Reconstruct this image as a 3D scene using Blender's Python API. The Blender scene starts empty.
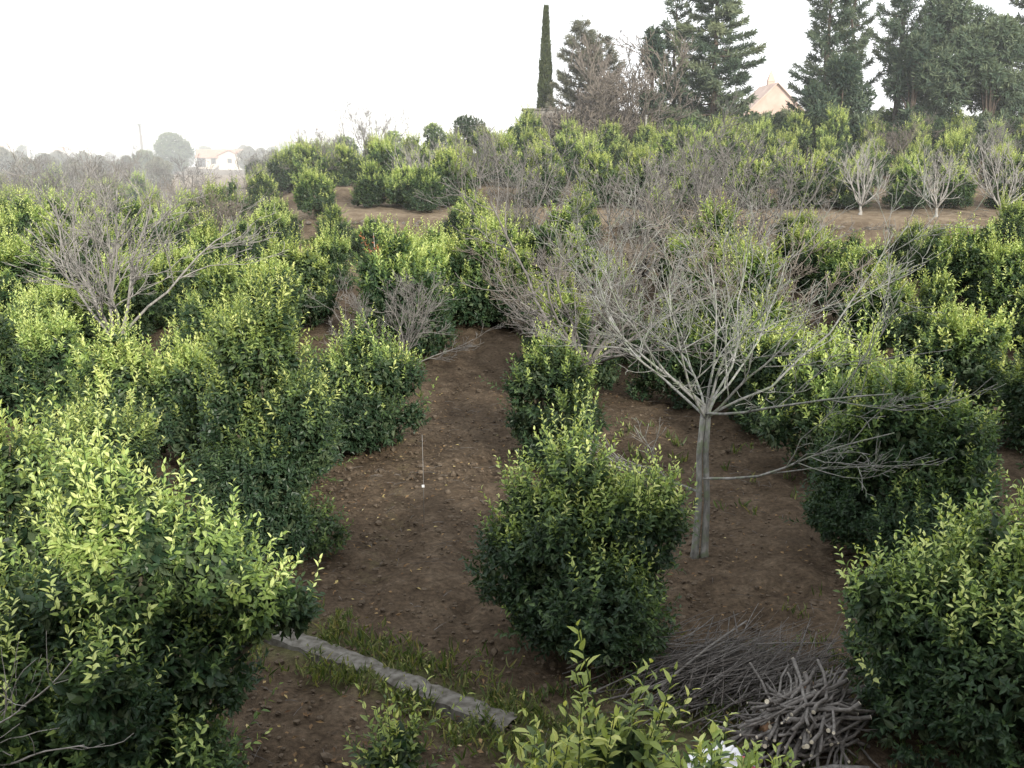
import bpy, math, random
import numpy as np
from mathutils import Vector, Matrix
R = math.radians
scene = bpy.context.scene
col = scene.collection
rnd = random.Random(7)

# ------------------------------------------------------------------ helpers
CAM_H = 5.5; PITCH = 13.2; FPX = 995.5
def norm(v):
    return v / np.maximum(np.linalg.norm(v, axis=-1, keepdims=True), 1e-9)

def sstep(a, b, x):
    t = np.clip((np.asarray(x, float) - a) / (b - a), 0, 1)
    return t * t * (3 - 2 * t)

_YP = np.array([-60, 0, 24, 38, 44.0, 45.6, 46.3, 55.0, 56.2, 70, 85, 200, 420, 900, 3000.])
_ZP = np.array([0, 0, 0, 1.0, 1.55, 1.75, 2.45, 3.0, 3.45, 3.6, 3.1, 2.0, -1.0, -14, -60.])
def ground_z(x, y):
    x = np.asarray(x, float); y = np.asarray(y, float)
    yy = y + 0.10 * np.clip(x, -20, 25) + 0.5 * np.sin(x * 0.35 + 0.6)
    yy = np.where(y > 35, yy, y + (yy - y) * sstep(20, 35, y))
    z = np.interp(yy, _YP, _ZP)
    zl = np.interp(y, [-60, 24, 44, 90, 108, 200, 420, 900, 3000], [0, 0, .9, 1.0, 2.0, 2.2, -1, -14, -60])
    f = sstep(-.31, -.19, x / np.maximum(y, 30)) * (1 - sstep(110, 190, y))
    z = zl * (1 - f) + z * f
    z = z + sstep(-14, 1, x) * sstep(57, 73, y) * 2.1 * (1 - 0.9 * sstep(100, 220, y))
    z = z + 0.05 * np.sin(x * 0.9 + y * 0.3) * np.sin(y * 0.7)* sstep(4,12,y)
    return z
def gz(x, y): return float(ground_z(x, y))

def at(px, y, hz=None):
    """a point of the ground seen at column px, y metres ahead"""
    x = 0.0
    for _ in range(4):
        z = gz(x, y)
        depth = y * math.cos(R(PITCH)) + (CAM_H - z) * math.sin(R(PITCH))
        x = (px - 512) / FPX * depth
    return x, y

def prop(o, label=None, cat=None, group=None, kind=None):
    if label: o['label'] = label
    if cat: o['category'] = cat
    if group: o['group'] = group
    if kind: o['kind'] = kind
    return o

def empty(name, loc, rz=0.0, s=1.0):
    o = bpy.data.objects.new(name, None); col.objects.link(o)
    o.empty_display_size = 0.2
    o.location = loc; o.rotation_euler = (0, 0, rz); o.scale = (s, s, s) if not hasattr(s, '__len__') else s
    return o

def mesh_np(name, verts, loops, totals, tint=None, smooth=False, mat=None):
    me = bpy.data.meshes.new(name)
    nv = len(verts); nl = len(loops); npoly = len(totals)
    me.vertices.add(nv); me.vertices.foreach_set('co', np.ascontiguousarray(verts, dtype=np.float32).ravel())
    me.loops.add(nl); me.loops.foreach_set('vertex_index', np.ascontiguousarray(loops, dtype=np.int32))
    me.polygons.add(npoly)
    starts = np.concatenate([[0], np.cumsum(totals)[:-1]]).astype(np.int32)
    me.polygons.foreach_set('loop_start', starts)
    me.update(calc_edges=True)
    me.polygons.foreach_set('use_smooth', np.full(npoly, smooth, dtype=bool))
    if tint is not None:
        a = me.attributes.new('tint', 'FLOAT', 'POINT'); a.data.foreach_set('value', np.asarray(tint, np.float32))
    if mat: me.materials.append(mat)
    me.validate(verbose=False)
    return me

def obj(name, me, parent=None, loc=(0, 0, 0)):
    o = bpy.data.objects.new(name, me); col.objects.link(o)
    o.location = loc
    if parent: o.parent = parent
    return o

class Geo:
    def __init__(s): s.v = []; s.l = []; s.t = []; s.k = []; s.n = 0
    def add(s, v, l, t, k=None):
        v = np.asarray(v, float); s.v.append(v); s.l.append(np.asarray(l, int) + s.n); s.t.append(np.asarray(t, int))
        s.k.append(np.full(len(v), 0.0) if k is None else (np.full(len(v), float(k)) if np.isscalar(k) else np.asarray(k, float)))
        s.n += len(v)
    def box(s, x0, x1, y0, y1, z0, z1, k=0):
        v = [(x0,y0,z0),(x1,y0,z0),(x1,y1,z0),(x0,y1,z0),(x0,y0,z1),(x1,y0,z1),(x1,y1,z1),(x0,y1,z1)]
        s.add(v, [0,3,2,1,4,5,6,7,0,1,5,4,1,2,6,5,2,3,7,6,3,0,4,7], [4]*6, k)
    def mesh(s, name, mat, smooth=False):
        if not s.v:
            return None
        return mesh_np(name, np.concatenate(s.v), np.concatenate(s.l), np.concatenate(s.t), np.concatenate(s.k), smooth, mat)

def tube(geo, pts, rad, sides=6, k=0.0, cap=True):
    pts = np.asarray(pts, float); n = len(pts); rad = np.broadcast_to(np.asarray(rad, float), (n,))
    tg = norm(np.gradient(pts, axis=0))
    ref = np.array([0, 0, 1.0]) if abs(tg[0][2]) < 0.8 else np.array([1.0, 0, 0])
    a = norm(np.cross(tg, ref)); b = np.cross(tg, a)
    th = np.arange(sides) * 2 * math.pi / sides
    v = pts[:, None, :] + rad[:, None, None] * (np.cos(th)[None, :, None] * a[:, None, :] + np.sin(th)[None, :, None] * b[:, None, :])
    v = v.reshape(-1, 3)
    i = np.arange(n - 1)[:, None] * sides; j = np.arange(sides)[None, :]; j2 = (j + 1) % sides
    q = np.stack([i + j, i + j2, i + sides + j2, i + sides + j], -1).reshape(-1)
    l = list(q); t = [4] * ((n - 1) * sides)
    if cap:
        l += [(n - 1) * sides + x for x in range(sides)]; t.append(sides)
        l += [x for x in range(sides - 1, -1, -1)]; t.append(sides)
    geo.add(v, l, t, k)

# leaf templates: (x along, y across, z up) and faces
def T_leaf_fine():
    v = [(0,0,0)]
    for u, w in ((.28,.42),(.62,.40)):
        z = -.22*u*u
        v += [(u,w,z+.16*w*1.0),(u,0,z),(u,-w,z+.16*w*1.0)]
    v.append((1,0,-.22))
    f = [(0,2,1),(0,3,2),(1,2,5,4),(2,3,6,5),(4,5,7),(5,6,7)]
    return np.array(v), f
def T_leaf():
    v = [(0,0,0),(.45,.5,.05),(1,0,-.12),(.45,-.5,.05),(.45,0,-.06)]
    return np.array(v), [(0,4,2,1),(0,3,2,4)]
def T_blade():
    v = [(0,-.3,0),(0,.3,0),(.6,.5,0.0),(1,0,-.05),(.6,-.5,0.0)]
    return np.array(v), [(0,4,3,2,1)]
TF, TM, TB = T_leaf_fine(), T_leaf(), T_blade()

def leaves(geo, P, D, N, S, W, T, tmpl):
    tv, tf = tmpl; n = len(P)
    if n == 0: return
    X = norm(D); Y = norm(np.cross(N, X)); Z = np.cross(X, Y)
    S = np.broadcast_to(S, (n,)); W = np.broadcast_to(W, (n,)); T = np.broadcast_to(T, (n,))
    v = (P[:, None, :] + (S[:, None] * tv[None, :, 0])[..., None] * X[:, None, :]
         + (W[:, None] * tv[None, :, 1])[..., None] * Y[:, None, :]
         + (S[:, None] * tv[None, :, 2])[..., None] * Z[:, None, :])
    m = len(tv); fl = np.array([i for f in tf for i in f]); ft = np.array([len(f) for f in tf])
    l = (np.arange(n)[:, None] * m + fl[None, :]).ravel(); t = np.tile(ft, n)
    geo.add(v.reshape(-1, 3), l, t, np.repeat(T, m))

def shoots(geo, rng, P, D, L, m, leaf, tint, tmpl, wr=0.5, spread=0.95, tipgain=0.25, up=0.35, stems=None, stem_r=0.003):
    """P origins, D directions, L lengths: shoots with leaves set spirally along them"""
    n = len(P); D = norm(D)
    L = np.broadcast_to(L, (n,)); tint = np.broadcast_to(tint, (n,)); leaf = np.broadcast_to(leaf, (n,))
    s = (np.arange(m) + 0.6) / m
    upv = np.array([0, 0, 1.0])
    C = P[:, None, :] + (L[:, None] * s[None, :])[..., None] * D[:, None, :] + (L[:, None] * up * s[None, :] ** 2)[..., None] * upv
    Tn = norm(D[:, None, :] + (2 * up * s[None, :, None]) * upv)
    ref = norm(rng.normal(size=(n, 1, 3)))
    A = norm(np.cross(Tn, ref)); B = np.cross(Tn, A)
    ph = rng.uniform(0, 6.28, (n, 1)) + np.arange(m)[None, :] * 2.4 + rng.normal(0, .35, (n, m))
    Rr = np.cos(ph)[..., None] * A + np.sin(ph)[..., None] * B
    ang = spread * (1 - 0.45 * s[None, :] ** 2) + rng.normal(0, .22, (n, m))
    Dl = np.cos(ang)[..., None] * Tn + np.sin(ang)[..., None] * Rr
    Dl[..., 2] -= 0.12
    Nl = np.sin(ang)[..., None] * Tn - np.cos(ang)[..., None] * Rr + rng.normal(0, .28, (n, m, 3)) + np.array([0, 0, .35])
    size = leaf[:, None] * (1.02 - 0.38 * s[None, :] ** 3) * rng.uniform(.65, 1.2, (n, m))
    tt = tint[:, None] + tipgain * s[None, :] ** 2 + rng.normal(0, .07, (n, m))
    w = size * wr * rng.uniform(.82, 1.12, (n, m))
    leaves(geo, C.reshape(-1, 3), Dl.reshape(-1, 3), Nl.reshape(-1, 3), size.ravel(), w.ravel(), np.clip(tt.ravel(), 0, 1), tmpl)
    if stems is not None:
        for i in range(n):
            q = np.linspace(0, 1, 4)
            c = P[i] + (L[i] * q)[:, None] * D[i] + (L[i] * up * q ** 2)[:, None] * upv
            tube(stems, c, stem_r * (1.1 - q * .6), 3, .3, cap=False)

# ------------------------------------------------------------------ materials
def newmat(name):
    m = bpy.data.materials.new(name); m.use_nodes = True
    nt = m.node_tree; nt.nodes.clear()
    out = nt.nodes.new('ShaderNodeOutputMaterial')
    return m, nt, out
def N(nt, t, **k):
    n = nt.nodes.new(t)
    for a, b in k.items(): setattr(n, a, b)
    return n
def ramp(nt, stops, interp='LINEAR'):
    r = nt.nodes.new('ShaderNodeValToRGB'); cr = r.color_ramp; cr.interpolation = interp
    while len(cr.elements) < len(stops): cr.elements.new(0.5)
    for e, (p, c) in zip(cr.elements, stops):
        e.position = p; e.color = (*c, 1)
    return r

def leaf_mat(name, stops, trans=0.3, rough=0.42, spec=0.35, hue=0.03, tscale=1.5):
    m, nt, out = newmat(name); L = nt.links.new
    at_ = N(nt, 'ShaderNodeAttribute', attribute_name='tint')
    oi = N(nt, 'ShaderNodeObjectInfo')
    sh = N(nt, 'ShaderNodeMath', operation='MULTIPLY_ADD'); L(oi.outputs['Random'], sh.inputs[0]); sh.inputs[1].default_value = .2; sh.inputs[2].default_value = -.1
    ad = N(nt, 'ShaderNodeMath', operation='ADD'); L(at_.outputs['Fac'], ad.inputs[0]); L(sh.outputs[0], ad.inputs[1])
    rp = ramp(nt, stops); L(ad.outputs[0], rp.inputs[0])
    hs = N(nt, 'ShaderNodeHueSaturation'); L(rp.outputs[0], hs.inputs['Color'])
    ma = N(nt, 'ShaderNodeMath', operation='MULTIPLY_ADD'); L(oi.outputs['Random'], ma.inputs[0]); ma.inputs[1].default_value = hue; ma.inputs[2].default_value = .5 - hue / 2
    L(ma.outputs[0], hs.inputs['Hue'])
    geo = N(nt, 'ShaderNodeNewGeometry')
    bk = N(nt, 'ShaderNodeMixRGB', blend_type='MIX'); L(geo.outputs['Backfacing'], bk.inputs[0]); L(hs.outputs[0], bk.inputs[1])
    lt = N(nt, 'ShaderNodeMixRGB', blend_type='MIX'); lt.inputs[0].default_value = .35; L(hs.outputs[0], lt.inputs[1]); lt.inputs[2].default_value = (.22, .27, .14, 1)
    L(lt.outputs[0], bk.inputs[2])
    p = N(nt, 'ShaderNodeBsdfPrincipled'); L(bk.outputs[0], p.inputs['Base Color']); p.inputs['Roughness'].default_value = rough
    p.inputs['Specular IOR Level'].default_value = spec
    tr = N(nt, 'ShaderNodeBsdfTranslucent')
    tc = N(nt, 'ShaderNodeMixRGB', blend_type='MULTIPLY'); tc.inputs[0].default_value = 1; L(hs.outputs[0], tc.inputs[1]); tc.inputs[2].default_value = (tscale * 1.15, tscale * 1.1, tscale * .5, 1)
    L(tc.outputs[0], tr.inputs['Color'])
    mx = N(nt, 'ShaderNodeMixShader'); mx.inputs[0].default_value = trans; L(p.outputs[0], mx.inputs[1]); L(tr.outputs[0], mx.inputs[2])
    L(mx.outputs[0], out.inputs['Surface'])
    return m
M = {}
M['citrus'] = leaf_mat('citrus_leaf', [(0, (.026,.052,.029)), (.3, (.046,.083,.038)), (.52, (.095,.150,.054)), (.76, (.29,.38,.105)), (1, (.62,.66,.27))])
M['pine'] = leaf_mat('pine_needle', [(0, (.026,.050,.036)), (.5, (.085,.122,.078)), (1, (.23,.26,.15))], trans=.12, rough=.7, spec=.15)
M['cypress'] = leaf_mat('cypress_scale_leaf', [(0, (.030,.045,.026)), (.5, (.07,.09,.045)), (1, (.15,.16,.08))], trans=.1, rough=.8, spec=.1)
M['greyleaf'] = leaf_mat('greygreen_leaf', [(0, (.07,.072,.055)), (.5, (.16,.16,.125)), (1, (.27,.255,.20))], trans=.15, rough=.8, spec=.1)
M['weed'] = leaf_mat('weed_leaf', [(0, (.03,.055,.02)), (.5, (.08,.125,.03)), (.8, (.20,.22,.07)), (1, (.33,.29,.15))], trans=.3)
M['dry'] = leaf_mat('dry_leaf', [(0, (.10,.06,.035)), (.6, (.28,.19,.10)), (.85, (.5,.42,.18)), (1, (.62,.58,.40))], trans=.1, rough=.8, spec=.1)
M['red'] = leaf_mat('rusty_leaf', [(0, (.16,.06,.025)), (1, (.34,.15,.05))], trans=.25)

def bark(name, c1, c2, scale=9, lichen=None, rough=.85):
    m, nt, out = newmat(name); L = nt.links.new
    tc = N(nt, 'ShaderNodeTexCoord'); mp = N(nt, 'ShaderNodeMapping'); mp.inputs['Scale'].default_value = (1, 1, .35)
    L(tc.outputs['Object'], mp.inputs[0])
    n1 = N(nt, 'ShaderNodeTexNoise'); n1.inputs['Scale'].default_value = scale; n1.inputs['Detail'].default_value = 6; n1.inputs['Roughness'].default_value = .65; L(mp.outputs[0], n1.inputs[0])
    rp = ramp(nt, [(.32, c1), (.66, c2)]); L(n1.outputs[0], rp.inputs[0])
    colr = rp.outputs[0]
    at_ = N(nt, 'ShaderNodeAttribute', attribute_name='tint')
    mxa = N(nt, 'ShaderNodeMixRGB', blend_type='MULTIPLY'); mxa.inputs[0].default_value = 1; L(colr, mxa.inputs[1])
    r2 = ramp(nt, [(0, (1, 1, 1)), (1, (.42, .37, .34))]); L(at_.outputs['Fac'], r2.inputs[0]); L(r2.outputs[0], mxa.inputs[2]); colr = mxa.outputs[0]
    if lichen:
        n2 = N(nt, 'ShaderNodeTexNoise'); n2.inputs['Scale'].default_value = scale * .7; n2.inputs['Detail'].default_value = 3; L(tc.outputs['Object'], n2.inputs[0])
        r3 = ramp(nt, [(.5, (0, 0, 0)), (.62, (1, 1, 1))]); L(n2.outputs[0], r3.inputs[0])
        mm = N(nt, 'ShaderNodeMixRGB'); L(r3.outputs[0], mm.inputs[0]); L(colr, mm.inputs[1]); mm.inputs[2].default_value = (*lichen, 1); colr = mm.outputs[0]
    p = N(nt, 'ShaderNodeBsdfPrincipled'); L(colr, p.inputs['Base Color']); p.inputs['Roughness'].default_value = rough; p.inputs['Specular IOR Level'].default_value = .2
    b = N(nt, 'ShaderNodeBump'); b.inputs['Strength'].default_value = .5; b.inputs['Distance'].default_value = .01; L(n1.outputs[0], b.inputs['Height']); L(b.outputs[0], p.inputs['Normal'])
    L(p.outputs[0], out.inputs['Surface'])
    return m
M['figbark'] = bark('fig_bark', (.10,.10,.09), (.34,.335,.315), 14, lichen=(.19,.215,.15))
M['greybark'] = bark('grey_bark', (.12,.11,.10), (.27,.255,.235), 10)
M['midbark'] = bark('mid_grey_bark', (.15,.14,.125), (.35,.33,.305), 10)
M['brownbark'] = bark('brown_bark', (.13,.108,.088), (.27,.235,.20), 10)
M['palebark'] = bark('pale_bark', (.20,.19,.17), (.42,.40,.37), 10)
M['citrusbark'] = bark('citrus_bark', (.06,.05,.035), (.16,.14,.10), 14)
M['pinebark'] = bark('pine_bark', (.06,.045,.035), (.17,.13,.10), 5)
M['cutwood'] = bark('cut_wood', (.085,.078,.072), (.25,.235,.22), 16)
M['whitewood'] = bark('fresh_cut_wood', (.50,.44,.33), (.75,.70,.58), 30)
M['orangewood'] = bark('peeled_orange_wood', (.20,.12,.075), (.36,.22,.13), 10)

def simple(name, c1, c2, scale=5, rough=.85, bump=.3, dist=.01, coord='Object', detail=6):
    m, nt, out = newmat(name); L = nt.links.new
    tc = N(nt, 'ShaderNodeTexCoord')
    n1 = N(nt, 'ShaderNodeTexNoise'); n1.inputs['Scale'].default_value = scale; n1.inputs['Detail'].default_value = detail; L(tc.outputs[coord], n1.inputs[0])
    rp = ramp(nt, [(.33, c1), (.67, c2)]); L(n1.outputs[0], rp.inputs[0])
    p = N(nt, 'ShaderNodeBsdfPrincipled'); L(rp.outputs[0], p.inputs['Base Color']); p.inputs['Roughness'].default_value = rough; p.inputs['Specular IOR Level'].default_value = .25
    b = N(nt, 'ShaderNodeBump'); b.inputs['Strength'].default_value = bump; b.inputs['Distance'].default_value = dist; L(n1.outputs[0], b.inputs['Height']); L(b.outputs[0], p.inputs['Normal'])
    L(p.outputs[0], out.inputs['Surface'])
    return m
M['concrete'] = simple('weathered_concrete', (.075,.068,.055), (.20,.19,.17), 11, bump=.6)
M['stone'] = simple('rubble_stone', (.11,.105,.09), (.30,.28,.25), 4, bump=.8, dist=.05)
M['drystone'] = simple('field_stone', (.08,.07,.055), (.22,.19,.16), 3, bump=.8, dist=.03)
M['clod'] = simple('soil_clod', (.062,.046,.031), (.145,.112,.080), 12)
M['plaster_white'] = simple('white_plaster', (.66,.64,.60), (.80,.78,.74), 1)
M['plaster_cream'] = simple('cream_plaster', (.60,.54,.45), (.74,.68,.58), 1)
M['plaster_peach'] = simple('peach_plaster', (.50,.36,.29), (.64,.50,.42), .6, detail=9)
M['rooftile'] = simple('terracotta_tile', (.33,.17,.11), (.50,.29,.20), 3)
M['window_dark'] = simple('dark_window', (.04,.045,.05), (.09,.10,.11), 2, rough=.25)
M['shutter'] = simple('brown_shutter', (.10,.07,.05), (.16,.11,.08), 3)
M['metal'] = simple('galvanised_rod', (.16,.15,.14), (.26,.25,.24), 20, rough=.5)
M['white_tag'] = simple('white_plastic', (.72,.72,.72), (.85,.85,.85), 10, rough=.4)
M['bluewall'] = simple('blue_grey_wall', (.33,.36,.44), (.42,.45,.52), 1)
M['greymetal'] = simple('grey_metal', (.3,.3,.3), (.45,.45,.45), 4, rough=.5)

def bag_mat():
    m, nt, out = newmat('white_printed_sack'); L = nt.links.new
    tc = N(nt, 'ShaderNodeTexCoord')
    n = N(nt, 'ShaderNodeTexNoise'); n.inputs['Scale'].default_value = 5; n.inputs['Detail'].default_value = 1; L(tc.outputs['Object'], n.inputs[0])
    rp = ramp(nt, [(.56, (.80,.80,.84)), (.60, (.55,.10,.12))], 'LINEAR'); L(n.outputs[0], rp.inputs[0])
    n3 = N(nt, 'ShaderNodeTexNoise'); n3.inputs['Scale'].default_value = 9; L(tc.outputs['Object'], n3.inputs[0])
    r3 = ramp(nt, [(.60, (0,0,0)), (.63, (1,1,1))]); L(n3.outputs[0], r3.inputs[0])
    mm = N(nt, 'ShaderNodeMixRGB'); L(r3.outputs[0], mm.inputs[0]); L(rp.outputs[0], mm.inputs[1]); mm.inputs[2].default_value = (.45, .50, .68, 1)
    p = N(nt, 'ShaderNodeBsdfPrincipled'); L(mm.outputs[0], p.inputs['Base Color']); p.inputs['Roughness'].default_value = .45
    L(p.outputs[0], out.inputs['Surface']); return m
M['bag'] = bag_mat()

def ground_mat():
    m, nt, out = newmat('orchard_soil'); L = nt.links.new
    tc = N(nt, 'ShaderNodeTexCoord'); co = tc.outputs['Object']
    def noise(s, d=6, r=.6, dist=0):
        n = N(nt, 'ShaderNodeTexNoise'); n.inputs['Scale'].default_value = s; n.inputs['Detail'].default_value = d; n.inputs['Roughness'].default_value = r; n.inputs['Distortion'].default_value = dist; L(co, n.inputs[0]); return n.outputs[0]
    big = noise(.35, 5); mid = noise(2.2, 8, .68, .4); fine = noise(14, 8, .7); spk = noise(38, 4, .7)
    base = ramp(nt, [(.30, (.060,.044,.030)), (.52, (.098,.073,.050)), (.72, (.150,.116,.082))]); L(mid, base.inputs[0])
    f2 = ramp(nt, [(.32, (.45,.42,.40)), (.5, (1,1,1)), (.70, (1.7,1.62,1.55))]); L(fine, f2.inputs[0])
    m1 = N(nt, 'ShaderNodeMixRGB', blend_type='MULTIPLY'); m1.inputs[0].default_value = .85; L(base.outputs[0], m1.inputs[1]); L(f2.outputs[0], m1.inputs[2])
    # pale specks (grit, chips)
    sp = ramp(nt, [(.72, (0,0,0)), (.76, (1,1,1))]); L(spk, sp.inputs[0])
    m2 = N(nt, 'ShaderNodeMixRGB'); L(sp.outputs[0], m2.inputs[0]); L(m1.outputs[0], m2.inputs[1]); m2.inputs[2].default_value = (.26,.21,.16,1)
    # moss / thin green weeds, in attribute mask "green"
    g = N(nt, 'ShaderNodeAttribute', attribute_name='green')
    gn = noise(3.5, 8, .75)
    gm = N(nt, 'ShaderNodeMath', operation='MULTIPLY_ADD'); L(gn, gm.inputs[0]); gm.inputs[1].default_value = 2.2; gm.inputs[2].default_value = -1.55
    ga = N(nt, 'ShaderNodeMath', operation='ADD', use_clamp=True); L(g.outputs['Fac'], ga.inputs[0]); L(gm.outputs[0], ga.inputs[1])
    gmul = N(nt, 'ShaderNodeMath', operation='MULTIPLY', use_clamp=True); L(ga.outputs[0], gmul.inputs[0]); L(g.outputs['Fac'], gmul.inputs[1])
    gcol = ramp(nt, [(.3, (.045,.07,.018)), (.7, (.12,.16,.045))]); L(fine, gcol.inputs[0])
    m3 = N(nt, 'ShaderNodeMixRGB'); L(gmul.outputs[0], m3.inputs[0]); L(m2.outputs[0], m3.inputs[1]); L(gcol.outputs[0], m3.inputs[2])
    # paler dry soil / straw on the terraces and far field
    s_ = N(nt, 'ShaderNodeAttribute', attribute_name='straw')
    scol = ramp(nt, [(.35, (.17,.125,.085)), (.65, (.33,.265,.185))]); L(mid, scol.inputs[0])
    m4 = N(nt, 'ShaderNodeMixRGB'); L(s_.outputs['Fac'], m4.inputs[0]); L(m3.outputs[0], m4.inputs[1]); L(scol.outputs[0], m4.inputs[2])
    p = N(nt, 'ShaderNodeBsdfPrincipled'); L(m4.outputs[0], p.inputs['Base Color']); p.inputs['Roughness'].default_value = .95; p.inputs['Specular IOR Level'].default_value = .1
    hsum = N(nt, 'ShaderNodeMath', operation='ADD'); L(fine, hsum.inputs[0]); L(mid, hsum.inputs[1])
    b = N(nt, 'ShaderNodeBump'); b.inputs['Strength'].default_value = .9; b.inputs['Distance'].default_value = .05; L(hsum.outputs[0], b.inputs['Height']); L(b.outputs[0], p.inputs['Normal'])
    L(p.outputs[0], out.inputs['Surface']); return m
M['ground'] = ground_mat()

# ------------------------------------------------------------------ ground sheet
def axis(lo, a, b, hi, fine, grow=1.12):
    c = list(np.arange(a, b, fine)); s = fine; x = c[-1]
    while x < hi: s *= grow; x += s; c.append(x)
    s = fine; x = a; pre = []
    while x > lo: s *= grow; x -= s; pre.append(x)
    return np.array(pre[::-1] + c)
gx = axis(-900, -5, 6, 900, .09); gy = axis(-60, 6.5, 24, 2600, .09, 1.05)
GX, GY = np.meshgrid(gx, gy)
GZ = ground_z(GX, GY)
def vnoise(x, y, seed, s):
    rg = np.random.default_rng(seed); t = rg.random((256, 256))
    X = x / s; Y = y / s; xi = np.floor(X).astype(int); yi = np.floor(Y).astype(int); fx = X - xi; fy = Y - yi
    fx = fx*fx*(3-2*fx); fy = fy*fy*(3-2*fy)
    g = lambda a, b: t[a % 256, b % 256]
    return (g(xi, yi)*(1-fx)+g(xi+1, yi)*fx)*(1-fy) + (g(xi, yi+1)*(1-fx)+g(xi+1, yi+1)*fx)*fy - .5
near = 1 - sstep(28, 40, GY)
GZ = GZ + near * (.10*vnoise(GX, GY, 1, 1.1) + .10*vnoise(GX*1.4, GY, 2, .42) + .065*vnoise(GX, GY, 3, .2))
# wheel ruts of the earth lane
lane = -1.25 + .05*(GY-10)
for off in (-.62, .62):
    GZ -= near * .06*np.exp(-((GX-lane-off)/.17)**2)
ny, nx = GX.shape
idx = np.arange(ny*nx).reshape(ny, nx)
q = np.stack([idx[:-1,:-1], idx[:-1,1:], idx[1:,1:], idx[1:,:-1]], -1).reshape(-1)
gme = mesh_np('ground', np.stack([GX, GY, GZ], -1).reshape(-1, 3), q, np.full((ny-1)*(nx-1), 4), None, True, M['ground'])
# masks
strip_d = np.abs((GY - 10.75) + 0.66*(GX + 2.9)) / 1.2
green = .95*np.exp(-(strip_d/.75)**2) * sstep(-4.5,-3,GX)
green = np.maximum(green, .8*np.exp(-(((GX-1.8)/1.9)**2+((GY-8.8)/1.3)**2)))
green = np.maximum(green, .35*sstep(14, 22, GY)*(np.abs(GX-lane) > 1.1))
green = np.maximum(green, .85*np.exp(-(((GX+6.2)/2.5)**2+((GY-44.3)/.8)**2)))
green = np.maximum(green, .55*sstep(60, 75, GY))
green = np.maximum(green, .45*np.exp(-((GX+1.9)/.5)**2)*(GY > 12)*(GY < 30))
yy = GY + .10*np.clip(GX, -20, 25) + .5*np.sin(GX*.35+.6)
straw = .75*sstep(45.8, 47, yy)*(1-sstep(50, 53, yy)) + .6*sstep(55.5, 56.5, yy)*(1-sstep(59, 61, yy)) + .45*sstep(33,40,GY)*(1-sstep(44,46,yy))
straw = np.maximum(straw, .95*sstep(98, 106, GY)*(1-sstep(140, 152, GY))*sstep(-.40,-.34,GX/GY)*(1-sstep(-.235,-.21,GX/GY)))
straw = np.maximum(straw, .4*sstep(130, 160, GY))
for nm, arr in (('green', green), ('straw', straw)):
    a = gme.attributes.new(nm, 'FLOAT', 'POINT'); a.data.foreach_set('value', np.clip(arr, 0, 1).astype(np.float32).ravel())
prop(obj('ground', gme), kind='structure')

# ------------------------------------------------------------------ citrus trees
def lump_spheres(rng, h, Rr, n=24, skirt=.12):
    out = []
    for i in range(n):
        u = rng.uniform(0, 1) if i > 5 else i/6
        z = h*(skirt + (1-skirt)*u*rng.uniform(.7, .98))
        t = z/h
        prof = np.interp(t, [0, .15, .4, .65, .85, 1], [.72, .95, 1, .82, .5, .22])
        r = Rr*rng.uniform(.17, .44)*(1.0 if t < .7 else .75)
        d = max(0, Rr*prof*rng.uniform(.85, 1.28) - r)*math.sqrt(rng.uniform(.3, 1.0))
        a = rng.uniform(0, 6.283) if i > 8 else i*2.4
        out.append((d*math.cos(a), d*math.sin(a), max(z, r*.75), r))
    out.append((0, 0, h*.48, Rr*.52)); out.append((rng.normal(0,.1), 0, h*.3, Rr*.56)); out.append((0,rng.normal(0,.1),h*.68,Rr*.34))
    return np.array(out)

def sample_lumps(rng, S, dens, keep=.72):
    P = []; Nn = []
    for c in S:
        n = int(dens*c[3]**2*12.57)
        d = norm(rng.normal(size=(n, 3)))
        p = c[:3] + d*c[3]*rng.uniform(.86, 1.06, (n, 1))
        dist = np.linalg.norm(p[:, None, :] - S[None, :, :3], axis=2)/S[None, :, 3]
        ok = (dist.min(axis=1) > keep) & (p[:, 2] > .12)
        P.append(p[ok]); Nn.append(d[ok])
    return np.concatenate(P), np.concatenate(Nn)

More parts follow.
